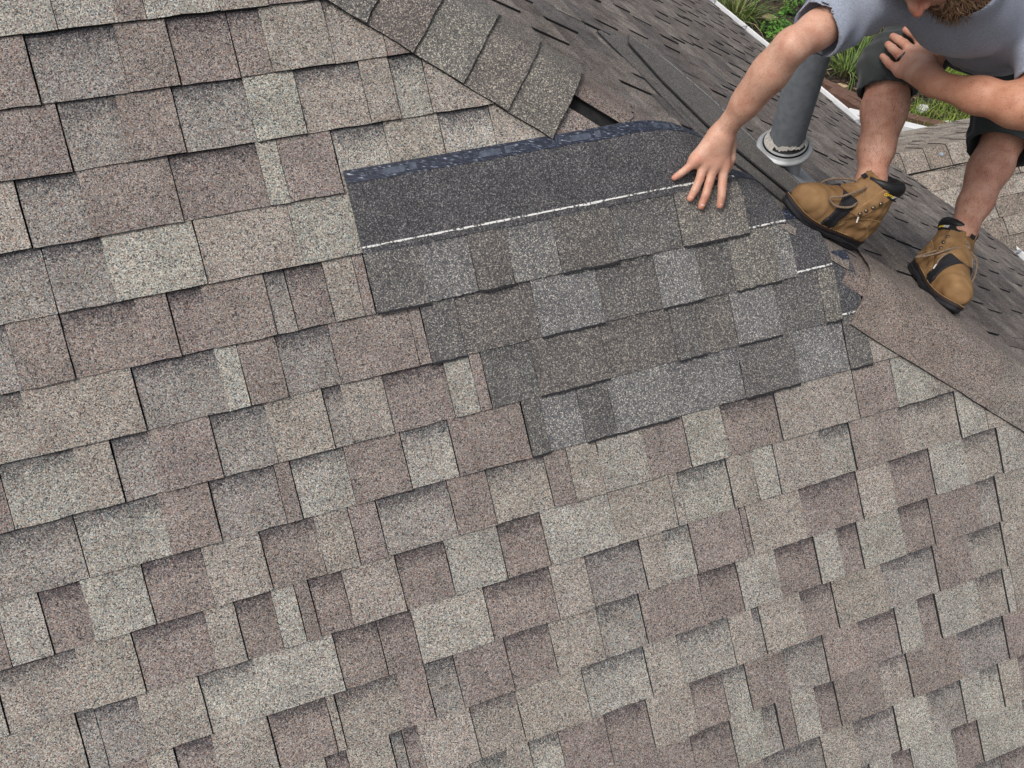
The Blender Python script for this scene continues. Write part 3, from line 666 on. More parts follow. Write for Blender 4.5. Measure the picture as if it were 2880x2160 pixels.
# ------------------------------------------------------------------ garden below
def gp(x, y, z=0.): return hit(x, y, UP, z)
def soil_mat():
    m, t, b = mat('bark_mulch_soil'); g = N(t, 'ShaderNodeNewGeometry')
    a = N(t, 'ShaderNodeTexNoise'); a.inputs['Scale'].default_value = 9; a.inputs['Detail'].default_value = 9; a.inputs['Roughness'].default_value = .72; t.links.new(g.outputs['Position'], a.inputs['Vector'])
    r = ramp(t, [(.36, (.012, .009, .007)), (.52, (.040, .027, .020)), (.66, (.085, .058, .040)), (.80, (.16, .115, .075))]); t.links.new(a.outputs[0], r.inputs[0])
    c = N(t, 'ShaderNodeTexNoise'); c.inputs['Scale'].default_value = 1.1; c.inputs['Detail'].default_value = 6; t.links.new(g.outputs['Position'], c.inputs['Vector'])
    rg = ramp(t, [(.50, (0, 0, 0)), (.62, (1, 1, 1))]); t.links.new(c.outputs[0], rg.inputs[0])
    cc = mixm(t, math_(t, 'MULTIPLY', rg.outputs[0], .6), r.outputs[0], (.035, .055, .018))
    t.links.new(cc, b.inputs['Base Color']); b.inputs['Roughness'].default_value = .95
    bp = N(t, 'ShaderNodeBump'); bp.inputs['Strength'].default_value = .8; bp.inputs['Distance'].default_value = .05; t.links.new(a.outputs[0], bp.inputs['Height']); t.links.new(bp.outputs[0], b.inputs['Normal'])
    return m
gx, gy = np.meshgrid(np.r_[-150, -40, np.linspace(-2, 22, 49), 60, 150], np.r_[-150, -30, np.linspace(2, 32, 61), 80, 200], indexing='ij')
gz = .05*np.sin(gx*2.1+1)*np.sin(gy*1.7)+.03*np.sin(gx*5+gy*4)
ni, nj = gx.shape
mk('ground', np.stack([gx, gy, gz-.05], -1).reshape(-1, 3), [[i*nj+j, (i+1)*nj+j, (i+1)*nj+j+1, i*nj+j+1] for i in range(ni-1) for j in range(nj-1)], soil_mat(), smooth=True, kind='structure')
def leaf_mat(name, c1, c2):
    m, t, b = mat(name); at_ = N(t, 'ShaderNodeAttribute', attribute_name='tone'); sp = N(t, 'ShaderNodeSeparateColor'); t.links.new(at_.outputs['Color'], sp.inputs[0])
    r = ramp(t, [(0, c1), (1, c2)]); t.links.new(sp.outputs[0], r.inputs[0]); t.links.new(r.outputs[0], b.inputs['Base Color'])
    b.inputs['Roughness'].default_value = .55; b.inputs['Specular IOR Level'].default_value = .3
    try: b.inputs['Transmission Weight'].default_value = 0
    except Exception: pass
    return m
M_BLADE = leaf_mat('strap_leaf', (.035, .075, .018), (.17, .26, .055)); M_DRY = leaf_mat('dry_leaf', (.22, .19, .09), (.42, .37, .22)); M_LEAF = leaf_mat('broad_leaf', (.04, .12, .015), (.14, .32, .045)); M_GRASS = leaf_mat('grass_blade', (.07, .12, .02), (.26, .34, .06))
def blade(mb, base, az, ln, wd, lean, tone, mi=0, seg=4):
    d = np.array([math.cos(az), math.sin(az), 0]); sd = np.array([-d[1], d[0], 0]); V = []; p = np.array(base, float); a = lean*.25
    for i in range(seg+1):
        f = i/seg; w = wd*(1-f)**.7*.5+.0005; V += [p-sd*w, p+sd*w]; a += lean*.9/seg*1.3
        p = p+(d*math.sin(a)+UP*math.cos(a))*ln/seg
    mb.add(V, [[2*i, 2*i+1, 2*i+3, 2*i+2] for i in range(seg)], mi, np.tile([tone, tone, tone, 0], (len(V), 1)))
def clump(px, py, rad_, n, ln, label, dry=.12, m=None, name='strap_leaf_plant', wd=.022, group=None):
    c = gp(px, py); root = thing(name, c, label, 'plant', group); mb = MB(); md = MB()
    for _ in range(n):
        a = random.uniform(0, 6.283); rr = rad_*random.random()**.7; b = c+np.array([math.cos(a)*rr*.5, math.sin(a)*rr*.5, -.03])
        isd = random.random() < dry
        blade(md if isd else mb, b, a+random.uniform(-.7, .7), ln*random.uniform(.5, 1.15), wd*random.uniform(.6, 1.2), random.uniform(.3, 1.7), random.random())
    mb.build('foliage', m or M_BLADE, root, attr=True, kind='stuff')
    if md.n: md.build('dry_leaves', M_DRY, root, attr=True, kind='stuff')
clump(2065, 45, .75, 260, .75, 'big strap-leaved clump mixed with dry straw beside the white gutter', dry=.3)
clump(2010, 12, .4, 90, .5, 'small green strap-leaved tuft by the white gutter at the tan rock', dry=.1)
clump(2385, 205, .5, 120, .70, 'upright strap-leaved plant beside the brown timber edging', dry=.1)
clump(2425, 150, .5, 90, .55, 'sparse strap-leaved plant on dark mulch behind the worker\'s shorts', dry=.2)
clump(2455, 60, .8, 120, .5, 'straggly strap-leaved plant with dry tips under the worker\'s chin', dry=.4)
clump(2405, 130, .4, 60, .45, 'thin green tuft between the vent pipe and the shorts', dry=.1)
def bush(px, py, r, n, label, h=.35):
    c = gp(px, py); root = thing('leafy_plant', c, label, 'plant'); mb = MB()
    for _ in range(n):
        a = random.uniform(0, 6.283); rr = r*random.random()**.5; z = h*random.random()*(1-.6*(rr/r)**2)
        p = c+np.array([math.cos(a)*rr, math.sin(a)*rr, z]); s = random.uniform(.02, .05); b = random.uniform(0, 6.283); t = random.uniform(-.5, .5)
        d = np.array([math.cos(b), math.sin(b), t])*s; q = np.array([-math.sin(b), math.cos(b), random.uniform(-.4, .4)])*s*.5; tn = random.random()
        mb.add([p-d, p+q, p+d, p-q], [[0, 1, 2, 3]], 0, np.tile([tn, tn, tn, 0], (4, 1)))
    mb.build('foliage', M_LEAF, root, attr=True, kind='stuff'); st = MB(); st.add(*tube_vf([c-UP*.05, c+UP*h*.6], .012, 6)); st.build('stem', plain('green_stem', (.05, .08, .02), .7), root)
bush(2178, 92, .24, 260, 'bright green low leafy plant on mulch between two tan rocks')
bush(2215, 40, .15, 110, 'small bright green plant on dark mulch near the vent pipe top')
bush(2268, 12, .2, 150, 'green leafy plant right behind the vent pipe')
bush(2175, 130, .2, 110, 'low green plant touching the white gutter line')
gr = MB()
def grass_at(x0, y0, x1, y1, n, ln):
    for _ in range(n):
        b = gp(random.uniform(x0, x1), random.uniform(y0, y1)); blade(gr, b-UP*.05, random.uniform(0, 6.28), ln*random.uniform(.5, 1.2), .012, random.uniform(.2, 1.3), random.random(), 0, 3)
grass_at(2640, 170, 2860, 260, 2400, .30); grass_at(2480, 290, 2720, 372, 900, .22); grass_at(2180, -60, 2700, 180, 350, .20)
gr.build('lawn_grass', M_GRASS, attr=True, kind='stuff')
# mulch chips
mc = MB(); MM = [plain('bark_chip_dark', (.02, .014, .011), .9), plain('bark_chip_brown', (.07, .045, .03), .9), plain('bark_chip_tan', (.20, .14, .085), .9)]
for _ in range(5200):
    x, y = random.uniform(1980, 2860), random.uniform(-120, 380); p = gp(x, y, -.02+random.uniform(0, .03)); a = random.uniform(0, 6.28)
    d = np.array([math.cos(a), math.sin(a), random.uniform(-.3, .3)])*random.uniform(.02, .07); q = np.array([-math.sin(a), math.cos(a), random.uniform(-.3, .3)])*random.uniform(.008, .02)
    mc.add([p-d-q, p+d-q*.6, p+d*.9+q, p-d+q*.8, p+UP*.02], [[0, 1, 4], [1, 2, 4], [2, 3, 4], [3, 0, 4]], random.choices((0, 1, 2), (5, 4, 1))[0])
mc.build('bark_mulch', MM, kind='stuff')
M_ROCK = plain('tan_rock', (.46, .36, .22), .85, (.30, .22, .13), 9, bump=.5)
def rock(px, py, s, label, sx=1.4):
    c = gp(px, py); V = []; F = []; nn, mm = 9, 6; rr = random.Random(px)
    ph = [rr.uniform(0, 6) for _ in range(4)]
    for i in range(mm+1):
        for k in range(nn):
            th = math.pi*i/mm; a = 2*math.pi*k/nn; r = s*(1+.18*math.sin(3*a+ph[0])+.14*math.sin(2*th*2+ph[1])+rr.uniform(-.1, .1))
            V.append(c+np.array([sx*r*math.sin(th)*math.cos(a+ph[2]), r*math.sin(th)*math.sin(a+ph[2]), .55*r*math.cos(th)+.01]))
    F = [[i*nn+k, i*nn+(k+1) % nn, (i+1)*nn+(k+1) % nn, (i+1)*nn+k] for i in range(mm) for k in range(nn)]
    o = mk('rock', V, F, M_ROCK); setp(o, label, 'rock')
rock(1998, 8, .10, 'tan rock right against the white gutter line by the big leafy clump')
rock(2162, 52, .10, 'tan upright rock on dark mulch above the bright green plant')
rock(2196, 104, .08, 'tan rock below the bright green plant near the gutter', 1.8)
rock(2208, 92, .05, 'small tan rock touching the larger one below the green plant')
rock(2365, 246, .07, 'tan rock by the brown timber edging behind the pipe')
M_TIM = plain('red_brown_timber', (.085, .045, .032), .85, (.17, .10, .075), 14, bump=.4, stretch=(1, 6, 6))
def timber(a, b, label, w=.075, hgt=.07):
    P, Q = gp(*a, .02), gp(*b, .02); d = nrm(Q-P); s = nrm(np.cross(UP, d)); L = np.linalg.norm(Q-P); V = []; k = 9
    for i in range(k):
        for (sy, sz) in ((-1, -1), (1, -1), (1, 1), (-1, 1)): V.append(P+d*L*i/(k-1)+s*w*sy*random.uniform(.9, 1.08)+UP*hgt*sz*random.uniform(.9, 1.1))
    F = [[i*4+j, i*4+(j+1) % 4, (i+1)*4+(j+1) % 4, (i+1)*4+j] for i in range(k-1) for j in range(4)]+[[3, 2, 1, 0], [(k-1)*4+j for j in range(4)]]
    setp(mk('timber_edging', V, F, M_TIM), label, 'timber')
timber((2300, 232), (2425, 292), 'red-brown timber edging running from behind the vent pipe to the worker\'s shin')
timber((2330, 262), (2425, 312), 'second red-brown timber, lying closer to the gutter beside the first')
timber((2500, 322), (2690, 372), 'brown timber edging between the worker\'s legs above the lower gable')
M_STONE = plain('white_stone', (.68, .68, .66), .8, (.45, .45, .43), 20)
for (x, y, s, lb) in ((2428, 268, .05, 'white stone chip beside the upright strap-leaved plant'), (2593, 305, .13, 'white lumpy stone in grass under the worker\'s forearm'), (2668, 345, .06, 'pale stone chip at the end of the brown timber between the legs')):
    c = gp(x, y); V = []; nn, mm = 8, 5
    for i in range(mm+1):
        for k in range(nn):
            th = math.pi*i/mm; a = 2*math.pi*k/nn; r = s*random.uniform(.7, 1.2); V.append(c+np.array([r*math.sin(th)*math.cos(a), r*.7*math.sin(th)*math.sin(a), .5*r*math.cos(th)]))
    setp(mk('stone', V, [[i*nn+k, i*nn+(k+1) % nn, (i+1)*nn+(k+1) % nn, (i+1)*nn+k] for i in range(mm) for k in range(nn)], M_STONE), lb, 'stone')

# ------------------------------------------------------------------ smooth solid modelling for the worker: distance field -> mesh
class Field:
    def __init__(s, lo, hi, h):
        s.lo = np.asarray(lo, np.float32); s.h = h; s.n = np.ceil((np.asarray(hi)-s.lo)/h).astype(int)+1
        s.d = np.full(s.n, 1.0, np.float32)
    def box(s, lo, hi):
        a = np.clip(np.floor((np.asarray(lo)-s.lo)/s.h).astype(int), 0, s.n); b = np.clip(np.ceil((np.asarray(hi)-s.lo)/s.h).astype(int)+1, 0, s.n)
        sl = tuple(slice(i, j) for i, j in zip(a, b))
        g = [(s.lo[k]+s.h*np.arange(a[k], b[k], dtype=np.float32)) for k in range(3)]
        return sl, np.meshgrid(*g, indexing='ij', sparse=True)
    def add(s, f, lo, hi, k=.02, op='u'):
        sl, P = s.box(np.asarray(lo)-k-.012, np.asarray(hi)+k+.012)
        if 0 in s.d[sl].shape: return
        d = f(P); c = s.d[sl]
        if op == 'u':
            m = np.minimum(c, d)
            if k > 0: q = np.maximum(k-np.abs(c-d), 0)/k; m = m-q*q*k*.25
        else:
            m = np.maximum(c, -d)
            if k > 0: q = np.maximum(k-np.abs(c+d), 0)/k; m = m+q*q*k*.25
        s.d[sl] = m
    def cone(s, a, b, ra, rb, k=.02, op='u', flat=None, fs=1.):
        a = np.asarray(a, np.float32); b = np.asarray(b, np.float32); ba = b-a; L2 = float(ba@ba)+1e-9
        def f(P):
            x = [P[i]-a[i] for i in range(3)]; t = np.clip((x[0]*ba[0]+x[1]*ba[1]+x[2]*ba[2])/L2, 0, 1)
            q = [x[i]-ba[i]*t for i in range(3)]
            d2 = q[0]**2+q[1]**2+q[2]**2
            if flat is not None: w = q[0]*flat[0]+q[1]*flat[1]+q[2]*flat[2]; d2 = d2+w*w*(fs*fs-1)
            return np.sqrt(d2)-(ra+(rb-ra)*t)
        r = max(ra, rb)*1.05
        s.add(f, np.minimum(a, b)-r, np.maximum(a, b)+r, k, op)
    def chain(s, P, R, k=.02, **kw):
        for i in range(len(P)-1): s.cone(P[i], P[i+1], R[i], R[i+1], k, **kw)
    def ell(s, c, ax, r, k=.02, op='u'):
        c = np.asarray(c, np.float32); ax = np.asarray(ax, np.float32)
        def f(P):
            x = [P[i]-c[i] for i in range(3)]; l = [x[0]*a[0]+x[1]*a[1]+x[2]*a[2] for a in ax]
            k0 = np.sqrt(sum((l[i]/r[i])**2 for i in range(3))); k1 = np.sqrt(sum((l[i]/r[i]**2)**2 for i in range(3)))+1e-6
            return k0*(k0-1)/k1
        R = max(r); s.add(f, c-R, c+R, k, op)
    def clip(s, p, n, k=0.):                             # keep the side n points away from
        sl, P = s.box(s.lo, s.lo+s.h*s.n); d = (P[0]-p[0])*n[0]+(P[1]-p[1])*n[1]+(P[2]-p[2])*n[2]
        s.d = np.maximum(s.d, d.astype(np.float32)[tuple(slice(0, z) for z in s.n)])
    def ripple(s, fn):
        sl, P = s.box(s.lo, s.lo+s.h*(s.n-1)); s.d[sl] += fn(P)*(np.abs(s.d[sl]) < .06)
    def mesh(s):
        d = s.d; I = d < 0; n = d.shape
        al = I[:-1, :-1, :-1]; an = al.copy(); orr = al.copy()
        for i in (0, 1):
            for j in (0, 1):
                for k in (0, 1):
                    c = I[i:n[0]-1+i, j:n[1]-1+j, k:n[2]-1+k]; an &= c; orr |= c
        act = orr & ~an; idx = np.argwhere(act); vid = np.full(act.shape, -1, np.int32); vid[act] = np.arange(len(idx))
        off = np.array([(i, j, k) for i in (0, 1) for j in (0, 1) for k in (0, 1)])
        val = np.stack([d[idx[:, 0]+o[0], idx[:, 1]+o[1], idx[:, 2]+o[2]] for o in off], 1)
        acc = np.zeros((len(idx), 3)); cnt = np.zeros(len(idx))
        for a in range(8):
            for b in range(a+1, 8):
                if np.abs(off[a]-off[b]).sum() != 1: continue
                va, vb = val[:, a], val[:, b]; m_ = (va < 0) != (vb < 0); t = np.where(m_, va/np.where(m_, va-vb, 1), 0)
                acc += np.where(m_[:, None], off[a]+(off[b]-off[a])*t[:, None], 0); cnt += m_
        V = s.lo+s.h*(idx+acc/cnt[:, None]); F = []
        for ax in range(3):
            sl0 = [slice(None)]*3; sl1 = [slice(None)]*3; sl0[ax] = slice(0, -1); sl1[ax] = slice(1, None)
            ch = np.argwhere(I[tuple(sl0)] != I[tuple(sl1)])
            b, c = [(1, 2), (2, 0), (0, 1)][ax]
            ok = (ch[:, b] > 0) & (ch[:, c] > 0) & (ch[:, b] < n[b]-1) & (ch[:, c] < n[c]-1); ch = ch[ok]
            q = []
            for (x, y) in ((-1, -1), (0, -1), (0, 0), (-1, 0)):
                t = ch.copy(); t[:, b] += x; t[:, c] += y; q.append(vid[t[:, 0], t[:, 1], t[:, 2]])
            q = np.stack(q, 1); flip = ~I[ch[:, 0], ch[:, 1], ch[:, 2]]; q[flip] = q[flip][:, ::-1]; F.append(q)
        F = np.concatenate(F); F = F[(F >= 0).all(1)]
        return V, F
def smoothV(V, F, it=2, lam=.5):
    E = np.concatenate([F[:, [0, 1]], F[:, [1, 2]], F[:, [2, 3]], F[:, [3, 0]]]); E = np.concatenate([E, E[:, ::-1]])
    deg = np.bincount(E[:, 0], minlength=len(V))
    for i in range(it*2):
        S = np.stack([np.bincount(E[:, 0], V[E[:, 1], k], len(V)) for k in range(3)], 1)/deg[:, None]
        V = V+(lam if i % 2 == 0 else -lam*1.04)*(S-V)
    return V
def vnormals(V, F):
    n = np.cross(V[F[:, 2]]-V[F[:, 0]], V[F[:, 3]]-V[F[:, 1]]); o = np.zeros_like(V)
    for k in range(4): np.add.at(o, F[:, k], n)
    return o/(np.linalg.norm(o, axis=1, keepdims=True)+1e-12)

# ------------------------------------------------------------------ worker: joints
def lerp(a, b, t): return a+(b-a)*t
HC, HS = (1840, 240), 2.507
def rh(x, y, h): return main(HC[0]+x/HS, HC[1]+y/HS)+n_*h
HPATCH = .021                                            # height of the new strip under the hand
wrR = rh(385, 375, .075); elR = at(2228, 130, 1.92); shR = at(2500, -45, 2.10)
hipM = at(2780, 45, 2.82); shL = at(2950, 40, 2.32)
kneeR = at(2505, 184, 2.53); kneeL = at(2838, 362, 2.96)
elL = at(2950, 318, 2.20); wrL = at(2632, 238, 2.27)
lat = nrm(shL-shR); chest = (shR+shL)/2*.75+hipM*.25+lat*.065; belly = (shR+shL)/2*.35+hipM*.65+lat*.070; hipR_ = hipM-lat*.09; hipL_ = hipM+lat*.09
def boot_frame(heel, toe, yaw=0, roll=0):
    x = nrm(toe-heel); z = nrm(n2-x*(n2@x)); y = np.cross(z, x); return np.array([x, y, z])
bRo = side(2388, 712); bRx = boot_frame(bRo, side(2203, 606))
bRo = bRo + n2*.013
bLt = side(2660, 900); bLx = boot_frame(side(2560, 776), bLt); bLo = bLt-bLx[0]*.305 + n2*.013
def loc2w(o, A, p): return o+np.asarray(p)@A
ankR = loc2w(bRo, bRx, (.088, 0, .135)); ankL = loc2w(bLo, bLx, (.088, 0, .135))
print('arm', np.linalg.norm(wrR-elR), np.linalg.norm(elR-shR), 'legs', np.linalg.norm(kneeR-ankR), np.linalg.norm(kneeL-ankL), 'thigh', np.linalg.norm(hipR_-kneeR), np.linalg.norm(hipL_-kneeL), 'sh', np.linalg.norm(shL-shR), 'armL', np.linalg.norm(wrL-elL), np.linalg.norm(elL-shL), 'torso', np.linalg.norm((shL+shR)/2-hipM))
print('ankle px', proj(ankR), proj(ankL))
# head axes: face turned down towards the hand, crown to the picture's left
CR, CD, CF = B[0], B[1], B[2]
fF = nrm(-.22*CR+.86*CD+.42*CF); fK = -.90*CR-.10*CD-.22*CF; fK = nrm(fK-fF*(fK@fF)); fS = np.cross(fF, fK)
headC = at(2622, -140, 1.98)
neck = (shR+shL)/2*.55+at(2720, -60, 2.0)*.45

lo = np.array([.40, 1.40, 6-1.95]); hi = np.array([1.85, 2.55, 6-.35])
allp = np.array([wrR, elR, shR, hipM, shL, kneeR, kneeL, elL, wrL, ankR, ankL, headC, rh(100, 870, 0)])
lo = allp.min(0)-.17; hi = allp.max(0)+.17
# shorts
st = Field(np.minimum(np.minimum(kneeR, kneeL), hipM)-.26, np.maximum(np.maximum(kneeR, kneeL), hipM)+.26, .004)
dkR, dkL = nrm(ankR-kneeR), nrm(ankL-kneeL)
hmR, hmL = kneeR+dkR*.088, kneeL+dkL*.080
st.chain([hipM, hipR_], [.145, .125], .05); st.chain([hipM, hipL_], [.145, .125], .05)
st.chain([hipR_, lerp(hipR_, kneeR, .6), kneeR-bRx[0]*.0, hmR+dkR*.03], [.118, .096, .080, .074], .03); st.chain([hipL_, lerp(hipL_, kneeL, .6), kneeL, hmL+dkL*.04], [.118, .104, .100, .100], .03)
st.ripple(lambda P: (.0045*np.sin(P[0]*48+P[2]*66+3*np.sin(P[1]*30))*np.sin(P[1]*37+P[2]*21)+.002*np.sin(P[2]*130+P[0]*60)).astype(np.float32))
for hm, d, r in ((hmR, dkR, .068), (hmL, dkL, .090)):
    def f(P, hm=hm, d=d):
        x = [P[i]-hm[i] for i in range(3)]; t = x[0]*d[0]+x[1]*d[1]+x[2]*d[2]; q = np.sqrt(np.maximum(x[0]**2+x[1]**2+x[2]**2-t*t, 0))
        return np.maximum(np.maximum(-t, q-.17), t-.15)
    st.add(f, hm-.2, hm+.2, 0, 's'); st.cone(hm-d*.03, hm+d*.05, r, r, .004, 's')

def first_hit(fld, x, y, r0=1.7, r1=3.2):
    r = nrm(ray(x, y))
    for t in np.arange(r0, r1, .003):
        i = np.round((CAM+r*t-fld.lo)/fld.h).astype(int)
        if (i >= 0).all() and (i < fld.n).all() and fld.d[tuple(i)] < 0: return t
    return 2.3
body = Field(lo, hi, .0032)
# right arm
body.chain([wrR, lerp(wrR, elR, .35), lerp(wrR, elR, .72), elR, lerp(elR, shR, .25), lerp(elR, shR, .6), shR], [.0265, .031, .0365, .035, .038, .045, .055], .025)
fax = nrm(np.cross(elR-wrR, ray(2200, 200)))
body.ell(lerp(wrR, elR, .66)+fax*.004, [nrm(elR-wrR), fax, np.cross(nrm(elR-wrR), fax)], (.10, .037, .036), .025)
# right hand, flat on the strip
MC = {'pinky': (232, 560), 'ring': (298, 560), 'middle': (362, 572), 'index': (425, 590)}
PIP = {'pinky': (180, 612), 'ring': (266, 690), 'middle': (332, 715), 'index': (424, 722)}
TIP = {'pinky': (108, 668), 'ring': (217, 812), 'middle': (294, 866), 'index': (424, 860)}
RD = {'pinky': (.0118, .0100, .0080), 'ring': (.0130, .0112, .0090), 'middle': (.0135, .0116, .0092), 'index': (.0135, .0116, .0092)}
nails = []
handF = Field(rh(250, 600, .05)-.2, rh(250, 600, .05)+.2, .002) if False else None
for f in MC:
    m_, p_, t_ = rh(*MC[f], HPATCH+.026), rh(*PIP[f], HPATCH+.019), rh(*TIP[f], HPATCH+.0075)
    dq = lerp(p_, t_, .55)+n_*.0035; r = RD[f]
    body.chain([m_, p_], [r[0], r[1]], .004); body.chain([p_, dq, t_], [r[1], r[1]*.94, r[2]], .002)
    body.cone(lerp(wrR, m_, .30), m_, .018, r[0]*1.12, .016)
    nails.append((t_+n_*(r[2]*.80)-nrm(t_-dq)*.002, nrm(t_-dq), n_, r[2]))
palm = (rh(*MC['ring'], HPATCH+.024)+rh(*MC['index'], HPATCH+.024)+wrR*1.4)/3.4
body.cone(lerp(wrR, rh(*MC['middle'], HPATCH+.024), .15), rh(350, 555, HPATCH+.022), .030, .026, .02, flat=n_, fs=1.15)
body.cone(lerp(wrR, rh(*MC['pinky'], HPATCH+.02), .3), rh(248, 545, HPATCH+.018), .022, .016, .02)
body.chain([rh(455, 450, HPATCH+.03), rh(473, 545, HPATCH+.020), rh(466, 598, HPATCH+.013), rh(455, 636, HPATCH+.010)], [.020, .0145, .0115, .0095], .008)
# left arm and hand on the knee
body.chain([shL, lerp(shL, elL, .5), elL, lerp(elL, wrL, .25), lerp(elL, wrL, .6), wrL], [.058, .050, .042, .046, .038, .030], .03)
LS = 4.608
def lh(x, y, rg): return at(2400+x/LS, y/LS, rg)
LM = {'pinky': (612, 930), 'ring': (690, 800), 'middle': (790, 700), 'index': (905, 615)}
LP = {'pinky': (470, 835), 'ring': (570, 690), 'middle': (655, 565), 'index': (815, 460)}
LT = {'pinky': (378, 728), 'ring': (448, 575), 'middle': (512, 472), 'index': (682, 385)}
vdir = nrm(ray(2540, 150))
RK = np.median([first_hit(st, 2400+x/LS, y/LS) for x, y in list(LM.values())+list(LP.values())])
def LJ(q, off):
    r = first_hit(st, 2400+q[0]/LS, q[1]/LS); r = min(max(r, RK-.03), RK+.03); return lh(*q, r+off)
print('knee surface', RK)
for f in LM:
    m_, p_, t_ = LJ(LM[f], -.042), LJ(LP[f], -.036), LJ(LT[f], -.016); r = np.array(RD[f])*1.0
    body.chain([m_, p_], [r[0], r[1]], .004); body.chain([p_, lerp(p_, t_, .55)-vdir*.006, t_], [r[1], r[1]*.95, r[2]], .002)
    body.cone(lerp(wrL, m_, .25), m_, .020, r[0]*1.1, .016)
    nails.append((t_-vdir*(r[2]*.7)+nrm(t_-p_)*.002, nrm(t_-p_), -vdir, r[2]))
body.cone(lerp(wrL, lh(760, 760, RK-.042), .1), lh(760, 790, RK-.040), .031, .030, .02, flat=vdir, fs=1.3)
body.chain([lh(1040, 850, RK-.045), lh(1095, 700, RK-.055), lh(1025, 570, RK-.055), lh(950, 480, RK-.05)], [.022, .0165, .0125, .0095], .010)
# legs
def leg(kn, an, kf, r=1.):
    d = nrm(an-kn); bk = nrm(np.cross(np.cross(d, kf), d)) if False else nrm(kf-d*(kf@d))
    body.chain([kn, lerp(kn, an, .12), lerp(kn, an, .32), lerp(kn, an, .62), lerp(kn, an, .88), an+d*.01], [.064*r, .060*r, .064*r, .052*r, .042*r, .040*r], .03)
    body.ell(lerp(kn, an, .30)-bk*.020, [d, bk, np.cross(d, bk)], (.125*r, .050*r, .056*r), .03)
    body.ell(kn+bk*.020, [d, bk, np.cross(d, bk)], (.055*r, .052*r, .056*r), .03)
leg(kneeR, ankR, bRx[0], .84); leg(kneeL, ankL, bLx[0], .88)
body.chain([hipR_, lerp(hipR_, kneeR, .5), kneeR], [.088, .080, .066], .03); body.chain([hipL_, lerp(hipL_, kneeL, .5), kneeL], [.088, .080, .066], .03)
# trunk, neck, head

body.chain([hipM, belly, chest, (shR+shL)/2], [.12, .122, .116, .09], .05)
body.cone(shR, shL, .062, .062, .05)
body.chain([(shR+shL)/2, neck, headC-fK*.07-fF*.02], [.07, .062, .058], .03)
HA = np.array([fF, fS, fK])
body.ell(headC-fF*.012+fK*.018, HA, (.100, .078, .100), .03)
body.ell(headC+fF*.030-fK*.055, HA, (.066, .056, .072), .03)
body.ell(headC+fF*.072+fK*.030, HA, (.022, .056, .018), .02)           # brow
for sgn in (-1, 1):
    body.ell(headC+fF*.062-fK*.022+fS*sgn*.040, HA, (.026, .024, .026), .02)
    body.ell(headC+fF*.092+fK*.008+fS*sgn*.033, HA, (.016, .017, .011), .012, 's')
    body.ell(headC+fF*.080+fK*.006+fS*sgn*.033, HA, (.014, .015, .013), .004)
    body.ell(headC-fF*.012-fK*.012+fS*sgn*.080, HA, (.018, .008, .032), .008)
body.chain([headC+fF*.085+fK*.016, headC+fF*.104-fK*.012, headC+fF*.111-fK*.026], [.0085, .0095, .0115], .008)
for sgn in (-1, 1): body.ell(headC+fF*.096-fK*.029+fS*sgn*.013, HA, (.010, .008, .008), .006)
body.ell(headC+fF*.086-fK*.062, HA, (.013, .024, .008), .008); body.ell(headC+fF*.083-fK*.076, HA, (.013, .021, .009), .008)
bV, bF = body.mesh(); bV = smoothV(bV, bF, 1)
print('body', len(bV), len(bF))

def skin_mat():
    m, t, b = mat('skin'); g = N(t, 'ShaderNodeNewGeometry')
    a = N(t, 'ShaderNodeTexNoise'); a.inputs['Scale'].default_value = 26; a.inputs['Detail'].default_value = 6; t.links.new(g.outputs['Position'], a.inputs['Vector'])
    r = ramp(t, [(.30, (.47, .235, .165)), (.52, (.56, .325, .235)), (.74, (.62, .39, .295))]); t.links.new(a.outputs[0], r.inputs[0])
    c = N(t, 'ShaderNodeTexNoise'); c.inputs['Scale'].default_value = 420; c.inputs['Detail'].default_value = 3; t.links.new(g.outputs['Position'], c.inputs['Vector'])
    r2 = ramp(t, [(.33, (.80, .74, .70)), (.5, (1, 1, 1))]); t.links.new(c.outputs[0], r2.inputs[0])
    at_ = N(t, 'ShaderNodeAttribute', attribute_name='tone')
    cc = mixm(t, 1., mixm(t, 1., r.outputs[0], r2.outputs[0], 'MULTIPLY'), at_.outputs['Color'], 'MULTIPLY')
    t.links.new(cc, b.inputs['Base Color']); b.inputs['Roughness'].default_value = .52; b.inputs['Specular IOR Level'].default_value = .4
    b.inputs['Subsurface Weight'].default_value = .12; b.inputs['Subsurface Radius'].default_value = (.010, .004, .002); b.inputs['Subsurface Scale'].default_value = .6
    bp = N(t, 'ShaderNodeBump'); bp.inputs['Strength'].default_value = .15; bp.inputs['Distance'].default_value = .002; t.links.new(c.outputs[0], bp.inputs['Height']); t.links.new(bp.outputs[0], b.inputs['Normal'])
    return m
M_SKIN = skin_mat()
person = thing('person', (ankR+ankL)/2-UP*.13, 'bearded worker in grey t-shirt and dark shorts, crouching, pressing a new shingle down', 'person')
tone = np.ones((len(bV), 4))
def redden(c, r, col, w=1.):
    f = np.exp(-((bV-c)**2).sum(1)/(r*r))[:, None]*w; tone[:, :3] = tone[:, :3]*(1-f)+tone[:, :3]*np.array(col)*f
for f in MC:                                             # skin that is redder over the knuckles, fingertips and knee
    redden(rh(*MC[f], HPATCH+.036), .013, (.98, .72, .68)); redden(rh(*PIP[f], HPATCH+.026), .009, (.98, .78, .74)); redden(rh(*TIP[f], HPATCH+.01), .014, (1.0, .74, .72))
    redden(LJ(LM[f], -.052), .014, (.95, .70, .66)); redden(LJ(LP[f], -.044), .011, (.97, .74, .70)); redden(LJ(LT[f], -.022), .012, (1.0, .76, .74))
